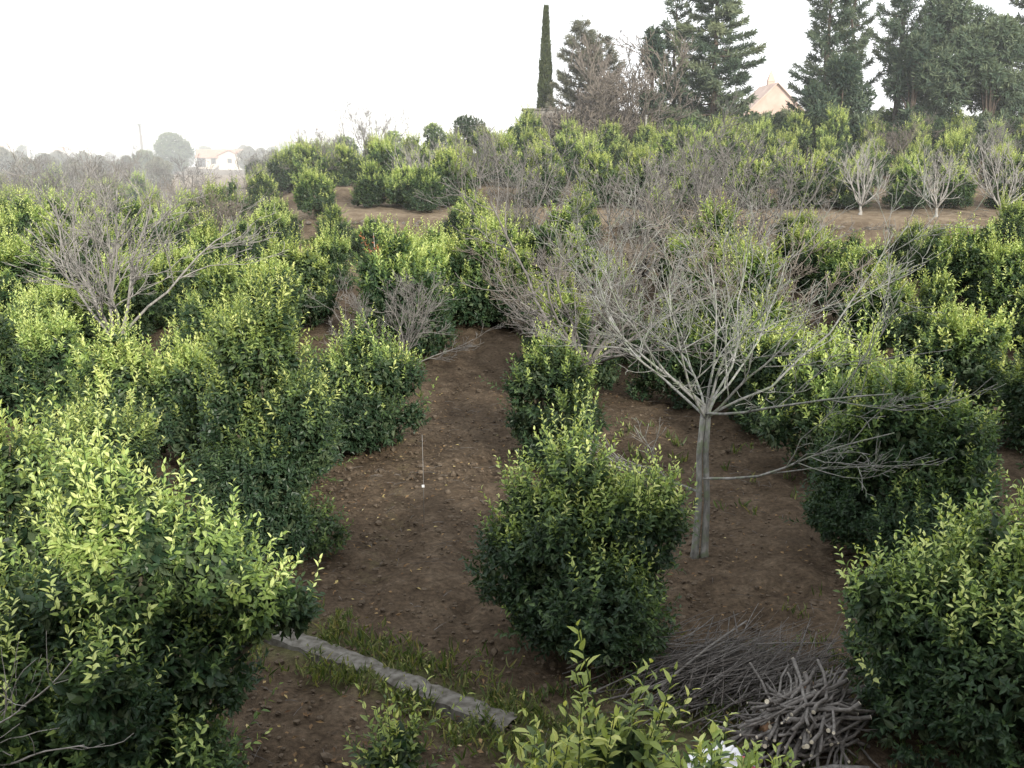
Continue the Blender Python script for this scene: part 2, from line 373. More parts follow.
def citrus_meshes(seed, h, Rr, fine=False, extra=(), leaf=.10, dens=34, m=11, nshoot=9, bright=.0, n_l=24, tall=(.45, .95)):
    rng = np.random.default_rng(seed)
    S = lump_spheres(rng, h, Rr, n_l)
    if len(extra): S = np.concatenate([np.array(extra, float), S])
    tm = TF if fine else TM
    P, Nn = sample_lumps(rng, S, dens)
    Dd = Nn*.8 + rng.normal(0, .38, P.shape) + np.array([0, 0, .28])
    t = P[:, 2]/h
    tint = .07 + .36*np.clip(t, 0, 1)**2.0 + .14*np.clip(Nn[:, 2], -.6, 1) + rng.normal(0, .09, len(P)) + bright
    # whole clumps shifted lighter or darker at random
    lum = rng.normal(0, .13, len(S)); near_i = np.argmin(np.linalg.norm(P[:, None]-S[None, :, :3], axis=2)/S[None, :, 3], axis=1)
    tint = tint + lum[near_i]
    g = Geo(); st = Geo()
    Lh = rng.uniform(.16, .34, len(P))*(leaf/.10)**.5
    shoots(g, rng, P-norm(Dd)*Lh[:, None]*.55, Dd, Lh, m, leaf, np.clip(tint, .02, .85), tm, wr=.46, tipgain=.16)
    # inner foliage: darker leaves that close the crown
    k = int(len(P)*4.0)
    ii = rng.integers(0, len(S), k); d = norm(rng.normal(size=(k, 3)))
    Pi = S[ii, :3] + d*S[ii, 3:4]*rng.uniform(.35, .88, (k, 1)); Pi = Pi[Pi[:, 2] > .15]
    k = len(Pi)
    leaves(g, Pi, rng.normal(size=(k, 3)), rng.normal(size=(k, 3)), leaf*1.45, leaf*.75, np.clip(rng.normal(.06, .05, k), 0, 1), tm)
    # young shoots
    ys = Geo(); sst = ys
    top = np.argsort(-(P[:, 2] + rng.normal(0, .28, len(P))))[:nshoot*3]
    nc = max(3, nshoot//3); cen = P[rng.choice(top, nc, replace=False)]
    nshoot = int(nshoot*3.2)
    sel = np.array([np.argsort(np.linalg.norm(P-cen[rng.integers(0, nc)], axis=1))[rng.integers(0, 26)] for _ in range(nshoot)])
    Ps = P[sel]; Ds = np.array([0, 0, 1.0]) + Nn[sel]*np.array([.32, .32, .1]) + rng.normal(0, .11, Ps.shape)
    Ls = rng.uniform(tall[0]*.6, tall[1], nshoot)
    mm = 20
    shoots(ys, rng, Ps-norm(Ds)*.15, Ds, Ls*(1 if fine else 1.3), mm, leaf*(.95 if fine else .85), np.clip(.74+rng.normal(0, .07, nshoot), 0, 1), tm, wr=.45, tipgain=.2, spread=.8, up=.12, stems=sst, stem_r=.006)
    # clusters of shorter light tips
    sel = rng.choice(np.argsort(-(P[:, 2] + .8*Rr*Nn[:, 2] + rng.normal(0, .35, len(P))))[:len(P)//4], min(len(P)//7, 260), replace=False)
    shoots(ys, rng, P[sel], Nn[sel]*.6+np.array([0, 0, .8])+rng.normal(0, .25, (len(sel), 3)), rng.uniform(.2, .42, len(sel)), 12, leaf*.95,
           np.clip(.66+bright+rng.normal(0, .15, len(sel)), 0, 1), tm, wr=.45, tipgain=.2, spread=.85, up=.2, stems=sst if fine else None)
    # side sprays poking out of the outline
    sel = rng.choice(len(P), 44, replace=False)
    shoots(ys, rng, P[sel], Nn[sel]+np.array([0, 0, .35]), rng.uniform(.25, .6, 44), 14, leaf, np.clip(tint[sel]+.25, 0, .8), tm, wr=.45, tipgain=.15, up=.25, stems=sst)
    # trunk and scaffold
    tr = Geo()
    tube(tr, [(0, 0, -.1), (.02, .01, .2), (0, .02, .42)], [.085, .07, .065], 8)
    for c in S[rng.choice(len(S)-3, min(14, len(S)-3), replace=False)]:
        mid = c[:3]*np.array([.45, .45, .55]) + np.array([0, 0, .2])
        tube(tr, [(0, 0, .38), mid*.55+np.array([0, 0, .2]), mid, c[:3], c[:3]+(c[:3]-mid)*.25], [.045, .036, .026, .014, .006], 5, cap=False)
    sv = Geo()
    sm = None
    return dict(crown=g.mesh('citrus_crown', M['citrus']), shoots=ys.mesh('citrus_young_shoots', M['citrus']), trunk=tr.mesh('citrus_trunk', M['citrusbark'], True), stems=sm)

def place_citrus(ms, x, y, rz, s, label, group='citrus trees of the orchard', name='citrus_tree', z=None):
    r = empty(name, (x, y, gz(x, y) if z is None else z), rz, s)
    prop(r, label, 'citrus tree', group)
    obj('trunk', ms['trunk'], r); obj('crown', ms['crown'], r)
    ys = obj('young_shoots', ms['shoots'], r)
    if ms['stems']: obj('stem', ms['stems'], ys)
    return r

FG = [ # x, y, h, R, seed, bright, dens, label, tall
 (-3.1, 7.45, 2.95, 1.05, 11, .05, 50, 'large bright citrus in the bottom left corner with pale upright shoots', (.5, .95)),
 (-4.62, 8.25, 2.6, 1.0, 12, .05, 46, 'light-tipped citrus cut by the left edge behind the big corner citrus', (.45, .9)),
 (-3.25, 12.9, 3.1, 1.08, 13, -.02, 44, 'tall upright citrus left of the earth lane, behind the big corner citrus', (.4, .9)),
 (-5.9, 13.2, 2.1, 1.15, 14, .0, 40, 'low rounded citrus below the bare tree at the left', (.3, .6)),
 (.80, 10.5, 2.12, 1.2, 15, -.05, 50, 'dark round citrus in the centre beside the pale fig trunk', (.45, .95)),
 (.42, 4.95, 2.75, .75, 16, .06, 46, 'young citrus tips rising at the bottom centre edge in front of all', (.45, .85)),
 (5.15, 12.6, 2.75, 1.45, 17, -.08, 44, 'dark blue-green citrus right of the fig with one yellow shoot', (.35, .8)),
 (4.6, 8.4, 2.0, 1.5, 18, .0, 46, 'broad citrus filling the bottom right corner with a spray reaching left', (.3, .55)),
 (-2.85, 18.2, 2.35, 1.15, 19, -.02, 34, 'round dark citrus left of the lane, third from the front', (.35, .7)),
 (.72, 17.2, 2.15, 1.05, 20, -.08, 34, 'dark citrus hidden behind the central one, under bare twigs', (.3, .6)),
 (-.92, 7.0, 1.25, .26, 27, .05, 40, 'slim young citrus sprig standing beside the concrete strip', (.25, .5)),
 (1.4, 5.75, 1.65, .55, 26, .0, 46, 'small low citrus with big pale leaves beside the white sack', (.15, .3)),
]
for (x, y, h, Rr, sd, br, dens, lab, tall) in FG:
    ms = citrus_meshes(sd, h, Rr, fine=(y < 14), leaf=(.115 if y < 6.5 else .088) if y < 14 else .105, dens=dens*(1.35 if 6.5 < y < 14 else 1), bright=br, tall=tall,
                       nshoot=(3 if Rr < .3 else 7) if Rr < .8 else 11, n_l=14 if Rr < .8 else 26, extra={11: [(-.15, 0, 2.55, .36), (-.2, .05, 2.85, .24), (.15, 0, 2.6, .22), (.9, .3, 1.75, .3), (1.2, .45, 1.65, .2), (-.3, -.5, .8, .6), (-.9, -.6, 1.3, .5), (.6, .1, 2.2, .35), (.3, -.4, .5, .55), (-1.2, -.4, .6, .6)], 13: [(-.1, 0, 2.9, .42), (.1, 0, 3.3, .25), (-.4, 0, 2.9, .3)], 12: [(.25, 0, 2.75, .3), (.1, .1, 2.45, .4), (-.2, -.7, .9, .6), (.3, -.5, 1.5, .45)], 18: [(-1.35, -.1, 1.55, .22), (-1.05, 0, 1.4, .34), (.7, .5, 2.2, .35)], 15: [(-.1, 0, 2.0, .34), (.8, -.1, 1.6, .36), (-.85, -.2, 1.0, .42)]}.get(sd, ()))
    place_citrus(ms, x, y, 0, 1, lab, 'citrus trees of the orchard')

VAR = [citrus_meshes(40+i, 2.6, 1.25+.06*(i % 3), leaf=.135, dens=20, m=9, nshoot=[7, 12, 5, 9, 14, 8][i], bright=[.0, .08, -.06, .04, .1, -.02][i], tall=[(.3,.7),(.4,1.),(.2,.5),(.3,.8),(.4,.9),(.3,.6)][i]) for i in range(6)]

ORD = ['first','second','third','fourth','fifth','sixth','seventh','eighth','ninth','tenth','eleventh','twelfth','thirteenth','fourteenth','fifteenth','sixteenth','seventeenth','eighteenth','nineteenth','twentieth','twenty-first','twenty-second','twenty-third','twenty-fourth','twenty-fifth']+['twenty-'+q for q in ('sixth','seventh','eighth','ninth')]+['thirtieth']+['thirty-'+q for q in ('first','second','third','fourth','fifth','sixth','seventh','eighth')]
def infr(x, y, mgn=1.5): return abs(x) < .525*(y*.974+1.2) + mgn
bare_keep = [(-1.0,29.8),(.25,28.6),(-7.0,17.3),(-8.9,19.2),(-6.2,20.6),(-5.3,17.0),(-.5,33.5),(.35,37.2),(2.6,13),(2.5,19),(4,25),(-8.9,21.9),(.6,35.5),(-4.3,24),(-6,31)]
def blocked(x, y, r=1.5): return any((x-a)**2+(y-b)**2 < r*r for a, b in bare_keep)
rows = []
for k in range(0, 11): rows.append((-3.5-4.15*k, 'row %s' % k, ORD[k]+' row left of the earth lane', k))
for k in range(0, 6): rows.append((.62+4.35*k, '', ORD[k]+' row right of the earth lane', 100+k))
for x0, _, lab, k in rows:
    n = 0
    start = {0: 23.5, 1: 16.2, 100: 22.0, 101: 16.6}.get(k, 9.0 if k > 100 else 13.)
    end = 39.0 if k >= 100 else (34.5 if k == 0 else 80)
    y = start + (rnd.uniform(0, 1.5) if k not in (0, 1, 100, 101) else 0)
    while y < end:
        step = rnd.uniform(2.4, 3.0) if y < 50 else rnd.uniform(3.4, 4.4)
        x = x0 + .05*(y-10) + rnd.uniform(-.35, .35)
        sparse = (-8.2 < x < -3.5 and 36 < y < 56)
        field = False
        yt = y + .10*max(-20, min(25, x)) + .5*math.sin(x*.35+.6)
        onwall = 44.0 < yt < 47.6
        if x > -12 and y > 47: break
        if infr(x, y) and not blocked(x, y) and not onwall and not (y > 52 and -.345 < x/y < -.25) and not (sparse and rnd.random() < .72):
            n += 1
            s = rnd.uniform(.80, 1.08)*(.72 if sparse else 1)*(1.1 if k == 0 else 1)*(.88 if (x > -12 and y > 34) else 1)
            v = VAR[rnd.randrange(6)]
            tone = 'leafy green citrus'
            l = '%s, %s from the front in the %s' % (tone, ORD[min(n-1, 24)] , lab)
            place_citrus(v, x, y, rnd.uniform(0, 6.28), (s, s, s*rnd.uniform(.88, 1.12)), l)
        y += step
for (x, y, sc_, v, lab) in [(-1.0, 29.8, 1.05, 4, 'light-topped citrus closing the far end of the earth lane on its left side'), (.25, 28.6, .8, 0, 'low citrus under bare twigs closing the far end of the lane on its right side'), (-.5, 33.5, .95, 1, 'citrus standing at the far end of the earth lane, left one'), (.35, 37.2, .9, 3, 'citrus standing beyond the far end of the earth lane, right one'), (-1.3, 40.5, .85, 4, 'citrus below the terrace edge behind the lane end'),
    (-7.0, 17.3, .86, 4, 'round citrus directly in front of the large bare tree at the left'), (-8.9, 19.2, .88, 1, 'citrus at the foot of the large bare tree on its left side'), (-6.2, 20.6, .95, 5, 'citrus right beside the large bare tree at the left'), (-5.3, 17.0, .9, 3, 'citrus between the tall upright citrus and the large bare tree'),
    (3.6, 21.5, .8, 2, 'dark citrus crowding behind the pale fig on its right'), (2.6, 25.5, .85, 0, 'citrus straight behind the pale fig crown'), (-3.9, 15.6, .8, 1, 'low citrus filling the row just behind the tall upright citrus'),
    (-5.6, 40.2, .62, 2, 'small citrus on the stepped soil left of the lane, nearest one'), (-7.7, 43.4, .6, 0, 'small citrus beside the green grass strip'), (-4.4, 49.4, .75, 2, 'small dark citrus on the pale soil of the upper step'), (-7.2, 51.5, .75, 0, 'small round citrus at the left end of the upper step'), (-2.0, 44.5, .7, 2, 'small citrus just under the terrace wall'), (-9.3, 47.6, .8, 1, 'citrus at the left end of the terrace wall'), (2.9, 44.0, .8, 4, 'bright citrus under the terrace wall above the fig'), (6.2, 43.0, .85, 1, 'bright citrus under the terrace wall right of the grey thicket')]:
    s = sc_; w_ = 1.25 if s < .8 else 1.0; place_citrus(VAR[v], x, y, rnd.uniform(0, 6.28), (s*w_, s*w_*.9, s), lab)
# citrus on the upper terraces, rows running across
VAR += [citrus_meshes(60+i, 2.5, 1.35, leaf=.15, dens=17, m=9, nshoot=18, bright=.17, tall=(.3,.8)) for i in range(3)]
TV = [6, 7, 8, 6, 4, 7]
for j, (yy0, x0, x1, lab, sc) in enumerate([(50.8, -11, 33, 'front terrace row', .92), (57.8, -12, 36, 'second terrace row', .9), (62.5, -13, 38, 'third terrace row', .9), (67.0, -2, 40, 'hilltop row below the pines', .95)]):
    x = x0 + rnd.uniform(0, 1); n = 0
    while x < x1:
        y = yy0 - .09*x*(1 if j < 2 else .3) + rnd.uniform(-.5, .5)
        if infr(x, y, .5) and not (j == 0 and (x < -6 or (-2.5 < x < .5))):
            n += 1; s = sc*rnd.uniform(.85, 1.12)
            place_citrus(VAR[TV[rnd.randrange(6)]], x, y, rnd.uniform(0, 6.28), (s, s, s*rnd.uniform(.9, 1.1)),
                         'yellow-green citrus, %s from the left in the %s' % (ORD[n-1], lab))
        x += rnd.uniform(2.1, 2.9)

# ------------------------------------------------------------------ bare trees
def grow(rng, geo, p, d, L, r, level, maxl, sides, k, upb, twig_len=.35, nseg=7, wob=.13, minr=.003):
    """one branch with its sub-branches"""
    p = np.array(p, float); d = norm(np.array(d, float)); pts = [p.copy()]; dirs = [d.copy()]
    sl = L/nseg
    for i in range(nseg):
        d = norm(d + rng.normal(0, wob, 3) + np.array([0, 0, upb]))
        p = p + d*sl; pts.append(p.copy()); dirs.append(d.copy())
    rr = np.maximum(r*np.linspace(1, .38, nseg+1), minr)
    tube(geo, pts, rr, max(3, sides-level), k, cap=False)
    if level >= maxl: return
    nb = {0: 6, 1: 5, 2: 3}.get(level, 3)
    for i in range(nb):
        t = rng.uniform(.22, .97); j = min(int(t*nseg), nseg-1); f = t*nseg-j
        pp = pts[j]*(1-f)+pts[j+1]*f; dd = dirs[j+1]
        perp = norm(np.cross(dd, rng.normal(size=3)))
        a = R(rng.uniform(24, 52))
        nd = dd*math.cos(a) + perp*math.sin(a)
        if nd[2] < -.05: nd[2] *= -.4
        grow(rng, geo, pp, nd, L*rng.uniform(.38, .62)*(1-.25*t), rr[j]*.62, level+1, maxl, sides, k, upb*.9, twig_len, max(3, nseg-2), wob*1.1, minr)

def bare_tree_parts(seed, h, Rr, fork, nl=9, maxl=3, r0=.09, sides=7, mat='figbark', kk=0., upb=.06, low=0, stems=1, lean=(0, 0), minr=.007, els=None, lr=.52):
    rng = np.random.default_rng(seed); out = []
    tr = Geo()
    for s in range(stems):
        o = .11*(s-(stems-1)/2)
        tube(tr, [(o*1.3, 0, -.15), (o*1.2, 0, .05), (o+.02, .02, fork*.35), (o*.8-.025+lean[0]*.5, -.01, fork*.7), (o*.6+lean[0], lean[1], fork)], [r0*2.0, r0*1.3, r0*1.0, r0*.92, r0*.85], sides+3, kk)
    out.append(('trunk', tr.mesh('bare_trunk', M[mat], True)))
    for i in range(nl):
        a = i*2.4 + rng.uniform(-.3, .3)
        el = R((els or [78, 30, 52, 18, 40, 62, 24, 46, 34, 56, 15, 70])[i % 12] + rng.uniform(-5, 5))
        g = Geo()
        zf = fork*(rng.uniform(.9, 1.0) if i < nl-low else rng.uniform(.4, .6))
        L = (h-fork)/max(.35, math.sin(el)+.3) if math.sin(el) > .5 else Rr*1.12/max(.5, math.cos(el))
        L = min(L*rng.uniform(.8, 1.0), 1.25*max(Rr, h-fork))
        d = (math.cos(a)*math.cos(el), math.sin(a)*math.cos(el), math.sin(el))
        if i >= nl-low:
            lo = i-(nl-low); el = R(6); L = Rr*[.85, .55, .6][lo % 3]; aa = R([-28, 168, 215][lo % 3]); zf = fork*[.52, .42, .6][lo % 3]; d = (math.cos(aa)*math.cos(el), math.sin(aa)*math.cos(el), math.sin(el))
        grow(rng, g, (lean[0], lean[1], zf), d, L, r0*lr, 0, maxl, sides, kk, upb if i < nl-low else upb*.5, minr=minr)
        out.append(('limb', g.mesh('bare_limb', M[mat], True)))
    return out
def merge_parts(parts):
    return parts
def place_bare(parts, x, y, label, rz=0, s=1, group='bare winter trees', name='bare_fig_tree', cat='bare tree'):
    r = empty(name, (x, y, gz(x, y)), rz, s); prop(r, label, cat, group)
    for nm, me in parts: obj(nm, me, r)
    return r
place_bare(bare_tree_parts(101, 5.0, 3.3, 2.15, nl=14, maxl=3, r0=.043, stems=2, low=2, upb=.055, minr=.0034, lr=.46, els=[82, 24, 16, 20, 40, 62, 14, 50, 22, 30, 74, 18, 34, 26, 20, 20]), 2.62, 13.0,
           'pale grey bare fig tree with wide spreading limbs in the middle of the bare soil')
place_bare(bare_tree_parts(102, 3.6, 3.2, 1.3, nl=12, maxl=3, r0=.075, mat='greybark', upb=.03, kk=.25, minr=.006), 1.5, 19.7,
           'brownish twiggy bare tree with dark trunk just left behind the pale fig')
place_bare(bare_tree_parts(103, 5.3, 2.1, 1.35, nl=11, maxl=3, r0=.065, minr=.0055, mat='midbark', upb=.08, els=[84, 52, 64, 46, 72, 56, 42, 76, 60, 50, 68, 55, 74]), *at(122, 21.9),
           'large bare grey tree standing among citrus at the left')
BV = [bare_tree_parts(110, 4.8, 2.3, .9, nl=12, minr=.007, maxl=3, r0=.06, sides=5, mat='greybark', upb=.12),
      bare_tree_parts(111, 4.4, 2.7, .7, nl=13, minr=.007, maxl=3, r0=.06, sides=5, mat='greybark', upb=.07),
      bare_tree_parts(112, 3.4, 1.9, .45, nl=10, minr=.007, maxl=2, r0=.075, sides=5, mat='palebark', upb=.14),
      bare_tree_parts(113, 4.1, 2.8, .8, nl=13, minr=.007, maxl=3, r0=.06, sides=5, mat='brownbark', upb=.05)]
BT = [ # px, y, variant, scale, label
 (575, 24.5, 3, .8, 'brown bare tree behind the dark citrus at the lane end'),
 (745, 23.0, 3, 1.0, 'brown twiggy bare tree right behind the pale fig'),
 (520, 36.5, 0, 1.05, 'upright grey bare tree standing at the far end of the earth lane'),
 (403, 23.5, 1, .62, 'small pale bare tree leaning among citrus left of the lane'),
 (640, 33.0, 1, 1.1, 'grey bare tree above the fig, left one of the grey thicket'),
 (700, 36.0, 0, 1.15, 'tall grey bare tree in the middle of the grey thicket above the fig'),
 (755, 34.5, 1, 1.15, 'wide grey bare tree at the right of the grey thicket'),
 (860, 47.0, 2, .95, 'pale bare tree on the terrace edge, leftmost of three in a line'),
 (936, 45.8, 2, .9, 'pale bare tree on the terrace edge, middle one of three'),
 (1000, 44.8, 2, 1.0, 'pale bare tree on the terrace edge, rightmost of three'),
 (415, 55.5, 2, .85, 'pale multi-stemmed bare tree in front of terrace citrus, left one'),
 (436, 55.0, 2, .9, 'pale multi-stemmed bare tree in front of terrace citrus, right one'),
 (371, 62.0, 0, .95, 'thin bare tree showing against the sky left of centre'),
 (480, 57.0, 1, .8, 'bare grey tree between citrus on the middle terrace'),
 (320, 60.0, 1, .8, 'bare grey tree beyond the small terraces on the left'),
 (225, 44.0, 3, .8, 'brown bare tree in the middle of the left orchard'),
 (95, 50.0, 1, 1.0, 'hazy bare tree in the far left orchard, below the tall round tree'),
 (40, 56.0, 1, 1.0, 'hazy bare tree in the far left orchard near the white pole'),
 (190, 70.0, 1, 1.0, 'hazy bare tree below the distant pale farmhouse'),
 (120, 78.0, 3, 1.1, 'hazy brown bare tree left of the distant round tree'),
 (265, 66.0, 1, .75, 'hazy bare tree right of the dry straw field'),
 (75, 74.0, 1, 1.0, 'hazy bare tree in the far left under the skyline'),
 (5, 66.0, 3, 1.0, 'hazy brown bare tree at the far left edge of the skyline'),
 (895, 63.0, 3, .8, 'brown bare shrub tree at the foot of the round pine'),
 (985, 62.0, 1, .8, 'bare tree at the right edge beneath the last pine'),
]
for px, y, v, s, lab in BT:
    x, y = at(px, y); place_bare(BV[v], x, y, lab, rnd.uniform(0, 6.28), s, name='bare_tree')

# thin sapling with rusty leaves
x, y = at(377, 27.5)
r = empty('sapling', (x, y, gz(x, y))); prop(r, 'thin leafless sapling stem with a few rusty leaves on top', 'sapling')
g = Geo(); tube(g, [(0, 0, 0), (.05, 0, .9), (-.02, 0, 1.8), (.02, 0, 2.6), (0, 0, 3.1)], [.03, .026, .022, .014, .006], 6)
tube(g, [(.03, 0, 1.2), (-.25, 0, 1.7), (-.38, .05, 2.1)], [.016, .012, .005], 5)
obj('stem', g.mesh('sapling_stem', M['palebark'], True), r)
rg = np.random.default_rng(5); g = Geo()
shoots(g, rg, np.array([[0, 0, 2.5]]*6)+rg.normal(0, .06, (6, 3)), rg.normal(0, .6, (6, 3))+np.array([0, 0, 1]), .5, 9, .13, .5, TM)
obj('foliage', g.mesh('sapling_leaves', M['red']), r)

# ------------------------------------------------------------------ conifers on the hill
def conifer(seed, h, Rr, z0=.12, nb=95, dens=1.0, droop=.12, upt=.35, tint=.45, power=.85, gaps=0., tuft=.42, mat='pine', bark_='pinebark'):
    rng = np.random.default_rng(seed); g = Geo(); tr = Geo(); br = Geo()
    wob = rng.normal(0, .08, (9, 2)); zz = np.linspace(0, h*.98, 9)
    tube(tr, np.column_stack([wob[:, 0]*zz/h*2, wob[:, 1]*zz/h*2, zz-.2]), np.linspace(.26, .03, 9)*h/12, 7)
    for i in range(nb):
        t = z0 + (1-z0)*((i+.5)/nb)
        if rng.random() < gaps: continue
        z = t*h; L = Rr*((1-t)/(1-z0))**power*rng.uniform(.42, 1.2)+.25
        a = i*2.4+rng.normal(0, .3); d = np.array([math.cos(a), math.sin(a), 0])
        s = np.linspace(0, 1, 6)
        pts = np.array([0, 0, z]) + (L*s)[:, None]*d + (L*(-droop*s + upt*s**2.2))[:, None]*np.array([0, 0, 1.])
        tube(br, pts, np.linspace(.05, .01, 6)*(L/2.5+.3), 4, cap=False)
        nt = int(26*dens*L+6)
        ss = rng.uniform(.18, 1.0, nt)**.8; lat = rng.normal(0, .23, nt)*L*(1.05-ss)*.9 + rng.normal(0, .08, nt)
        perp = np.array([-d[1], d[0], 0])
        c = np.array([0, 0, z]) + (L*ss)[:, None]*d + (L*(-droop*ss+upt*ss**2.2))[:, None]*np.array([0, 0, 1.]) + lat[:, None]*perp + rng.normal(0, .06, (nt, 3))
        dd = d + np.sign(lat)[:, None]*perp*.6 + rng.normal(0, .3, (nt, 3)) + np.array([0, 0, .25])
        base = tint + rng.normal(0, .19)
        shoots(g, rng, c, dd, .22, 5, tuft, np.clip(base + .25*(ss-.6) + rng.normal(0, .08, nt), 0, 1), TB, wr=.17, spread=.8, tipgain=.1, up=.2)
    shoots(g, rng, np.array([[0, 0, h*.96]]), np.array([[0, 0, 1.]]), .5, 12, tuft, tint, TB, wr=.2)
    return tr.mesh('conifer_trunk', M[bark_], True), br.mesh('conifer_branches', M[bark_], True), g.mesh('conifer_foliage', M[mat])

def lobed(seed, h, Rr, base, nl=16, dens=9, leaf=.4, wr=.2, tm=TB, mat='pine', tint=.4, lump=(.3, .5), trunk_r=.2, bark_='pinebark', flat=.6, inner=1.5, m=6, up=.2, trunks=None):
    rng = np.random.default_rng(seed); S = []
    for i in range(nl):
        u = rng.uniform(0, 1); z = base + (h-base)*u
        prof = math.sin(math.pi*min(1, .18+u*.80))**.6
        r = Rr*rng.uniform(*lump); a = i*2.4; dd = max(0, Rr*prof-r)*math.sqrt(rng.uniform(.15, 1))
        S.append((dd*math.cos(a), dd*math.sin(a), min(z, h-r*.8), r))
    S = np.array(S); P, Nn = sample_lumps(rng, S, dens, .8)
    P[:, 2] = np.where(P[:, 2] < base*.7, base*.7+(P[:, 2]-base*.7)*.3, P[:, 2])
    g = Geo(); lum = rng.normal(0, .1, len(S)); ni = np.argmin(np.linalg.norm(P[:, None]-S[None, :, :3], axis=2), axis=1)
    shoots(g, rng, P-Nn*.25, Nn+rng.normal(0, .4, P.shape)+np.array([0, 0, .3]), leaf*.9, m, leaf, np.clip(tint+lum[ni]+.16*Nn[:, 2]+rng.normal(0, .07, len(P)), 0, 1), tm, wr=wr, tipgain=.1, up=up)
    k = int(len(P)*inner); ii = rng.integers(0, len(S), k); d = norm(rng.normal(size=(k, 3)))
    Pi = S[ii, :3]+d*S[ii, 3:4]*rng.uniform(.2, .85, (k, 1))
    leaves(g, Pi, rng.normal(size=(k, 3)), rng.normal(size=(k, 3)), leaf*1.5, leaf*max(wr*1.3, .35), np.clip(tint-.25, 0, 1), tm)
    tr = Geo(); tube(tr, [(0, 0, -.2), (.1, 0, base*.5), (0, .05, base), (0, 0, h*.8)], [trunk_r*1.2, trunk_r, trunk_r*.8, trunk_r*.2], 8)
    br = Geo()
    for c in S:
        tube(br, [(0, 0, min(base*.8, c[2]*.6)), c[:3]*np.array([.4, .4, .75]), c[:3]], [trunk_r*.4, trunk_r*.25, trunk_r*.08], 5, cap=False)
    return tr.mesh('tree_trunk', M[bark_], True), br.mesh('tree_branches', M[bark_], True), g.mesh('tree_crown', M[mat])
def place_tree(ms, x, y, name, label, cat, s=1, rz=0, group=None, z=None):
    r = empty(name, (x, y, (gz(x, y) if z is None else z)), rz, s); prop(r, label, cat, group)
    for nm, me in zip(('trunk', 'branches', 'crown'), ms):
        if me: obj(nm, me, r)
    return r

def hp(px, y): return at(px, y)
G = 'trees on the hilltop'
place_tree(conifer(201, 14.3, 3.9, z0=.04, nb=95, dens=1.3, upt=.28, droop=.15, tint=.5), *hp(711, 72), 'pine_tree', 'tall dense conical conifer, the biggest left of the gap', 'conifer', group=G)
place_tree(conifer(202, 10.4, 2.1, nb=55, dens=.8, upt=.6, gaps=.15, tint=.45, power=.7), *hp(672, 74), 'pine_tree', 'wispy thin-topped pine leaning just left of the big conifer', 'pine', group=G)
place_tree(lobed(203, 7.8, 1.25, 1.9, nl=13, tint=.12, dens=12), *hp(650, 70), 'pine_tree', 'small very dark round-topped pine beside the brown twiggy tree', 'pine', group=G)
place_tree(conifer(204, 13.0, 3.1, z0=.06, nb=70, dens=1.05, upt=.5, droop=.2, gaps=.12, tint=.42, power=.7), *hp(822, 73), 'pine_tree', 'open branched pine right of the gap with upturned limbs', 'pine', group=G)
place_tree(conifer(205, 12.8, 1.5, nb=50, dens=.9, upt=.6, gaps=.2, tint=.5, power=.6, z0=.35), *hp(846, 76), 'pine_tree', 'pale feathery pine overlapping the open branched pine', 'pine', group=G)
place_tree(conifer(206, 14.3, 1.9, nb=55, dens=.95, upt=.6, gaps=.22, tint=.45, power=.5, z0=.42), *hp(893, 75), 'pine_tree', 'tall ragged pine rising left of the round grey-green crown', 'pine', group=G)
place_tree(lobed(207, 10.8, 4.2, 1.2, nl=34, dens=9, tint=.45, lump=(.2, .36), trunk_r=.28), *hp(935, 73), 'pine_tree', 'broad round-crowned grey-green pine at the right', 'pine', group=G)
place_tree(lobed(208, 7.4, 2.3, .5, nl=22, dens=9, tint=.25, lump=(.2, .36), trunk_r=.2), *hp(908, 71.5), 'pine_tree', 'dark bushy pine low in front of the ragged pine', 'pine', group=G)
place_tree(lobed(209, 8.6, 3.2, .8, nl=24, dens=9, tint=.5, lump=(.22, .38), trunk_r=.2), *hp(985, 71), 'pine_tree', 'lighter green bushy pine below the rightmost tall pine', 'pine', group=G)
place_tree(conifer(210, 14.1, 3.0, nb=80, dens=1.1, upt=.5, gaps=.1, tint=.35, power=.6, z0=.2), *hp(1018, 75), 'pine_tree', 'rightmost tall pine cut by the right edge', 'pine', group=G)
place_tree(lobed(211, 6.0, 2.8, .5, nl=20, dens=9, tint=.3, lump=(.25, .4), trunk_r=.15), *hp(838, 70), 'pine_tree', 'low dark evergreen at the foot of the open branched pine', 'evergreen', group=G)
# grey-green old conifer + brown twiggy tree + cypress
place_tree(conifer(220, 8.4, 2.3, z0=.04, nb=70, dens=1.1, upt=.4, tint=.4, power=.6, tuft=.34, mat='greyleaf', bark_='greybark'), *hp(580, 71), 'old_conifer', 'dull grey-green ragged conifer right of the cypress', 'conifer', group=G)
place_tree(conifer(221, 7.4, 1.8, z0=.04, nb=60, dens=1.0, upt=.5, tint=.55, power=.5, tuft=.34, mat='greyleaf', bark_='greybark'), *hp(600, 72), 'old_conifer', 'paler grey-green conifer overlapping the ragged one', 'conifer', group=G)
def dense_bare(seed, h, Rr, mat, nl=20): return bare_tree_parts(seed, h, Rr, h*.12, nl=nl, minr=.02, maxl=3, r0=.07, sides=5, mat=mat, upb=.1, kk=.0)
place_bare(dense_bare(231, 6.6, 2.4, 'brownbark'), *at(627, 69.5), 'reddish brown densely twigged bare tree between grey conifer and dark pine', name='twiggy_tree', group=G)
place_bare(dense_bare(232, 5.6, 2.2, 'brownbark'), *at(607, 68.5), 'lower brown twiggy tree in front of the grey conifers', name='twiggy_tree', group=G)
place_bare(dense_bare(233, 3.4, 2.4, 'brownbark'), *at(565, 68), 'low brown thicket bush beside the stone block under the cypress', name='twiggy_tree', group=G)
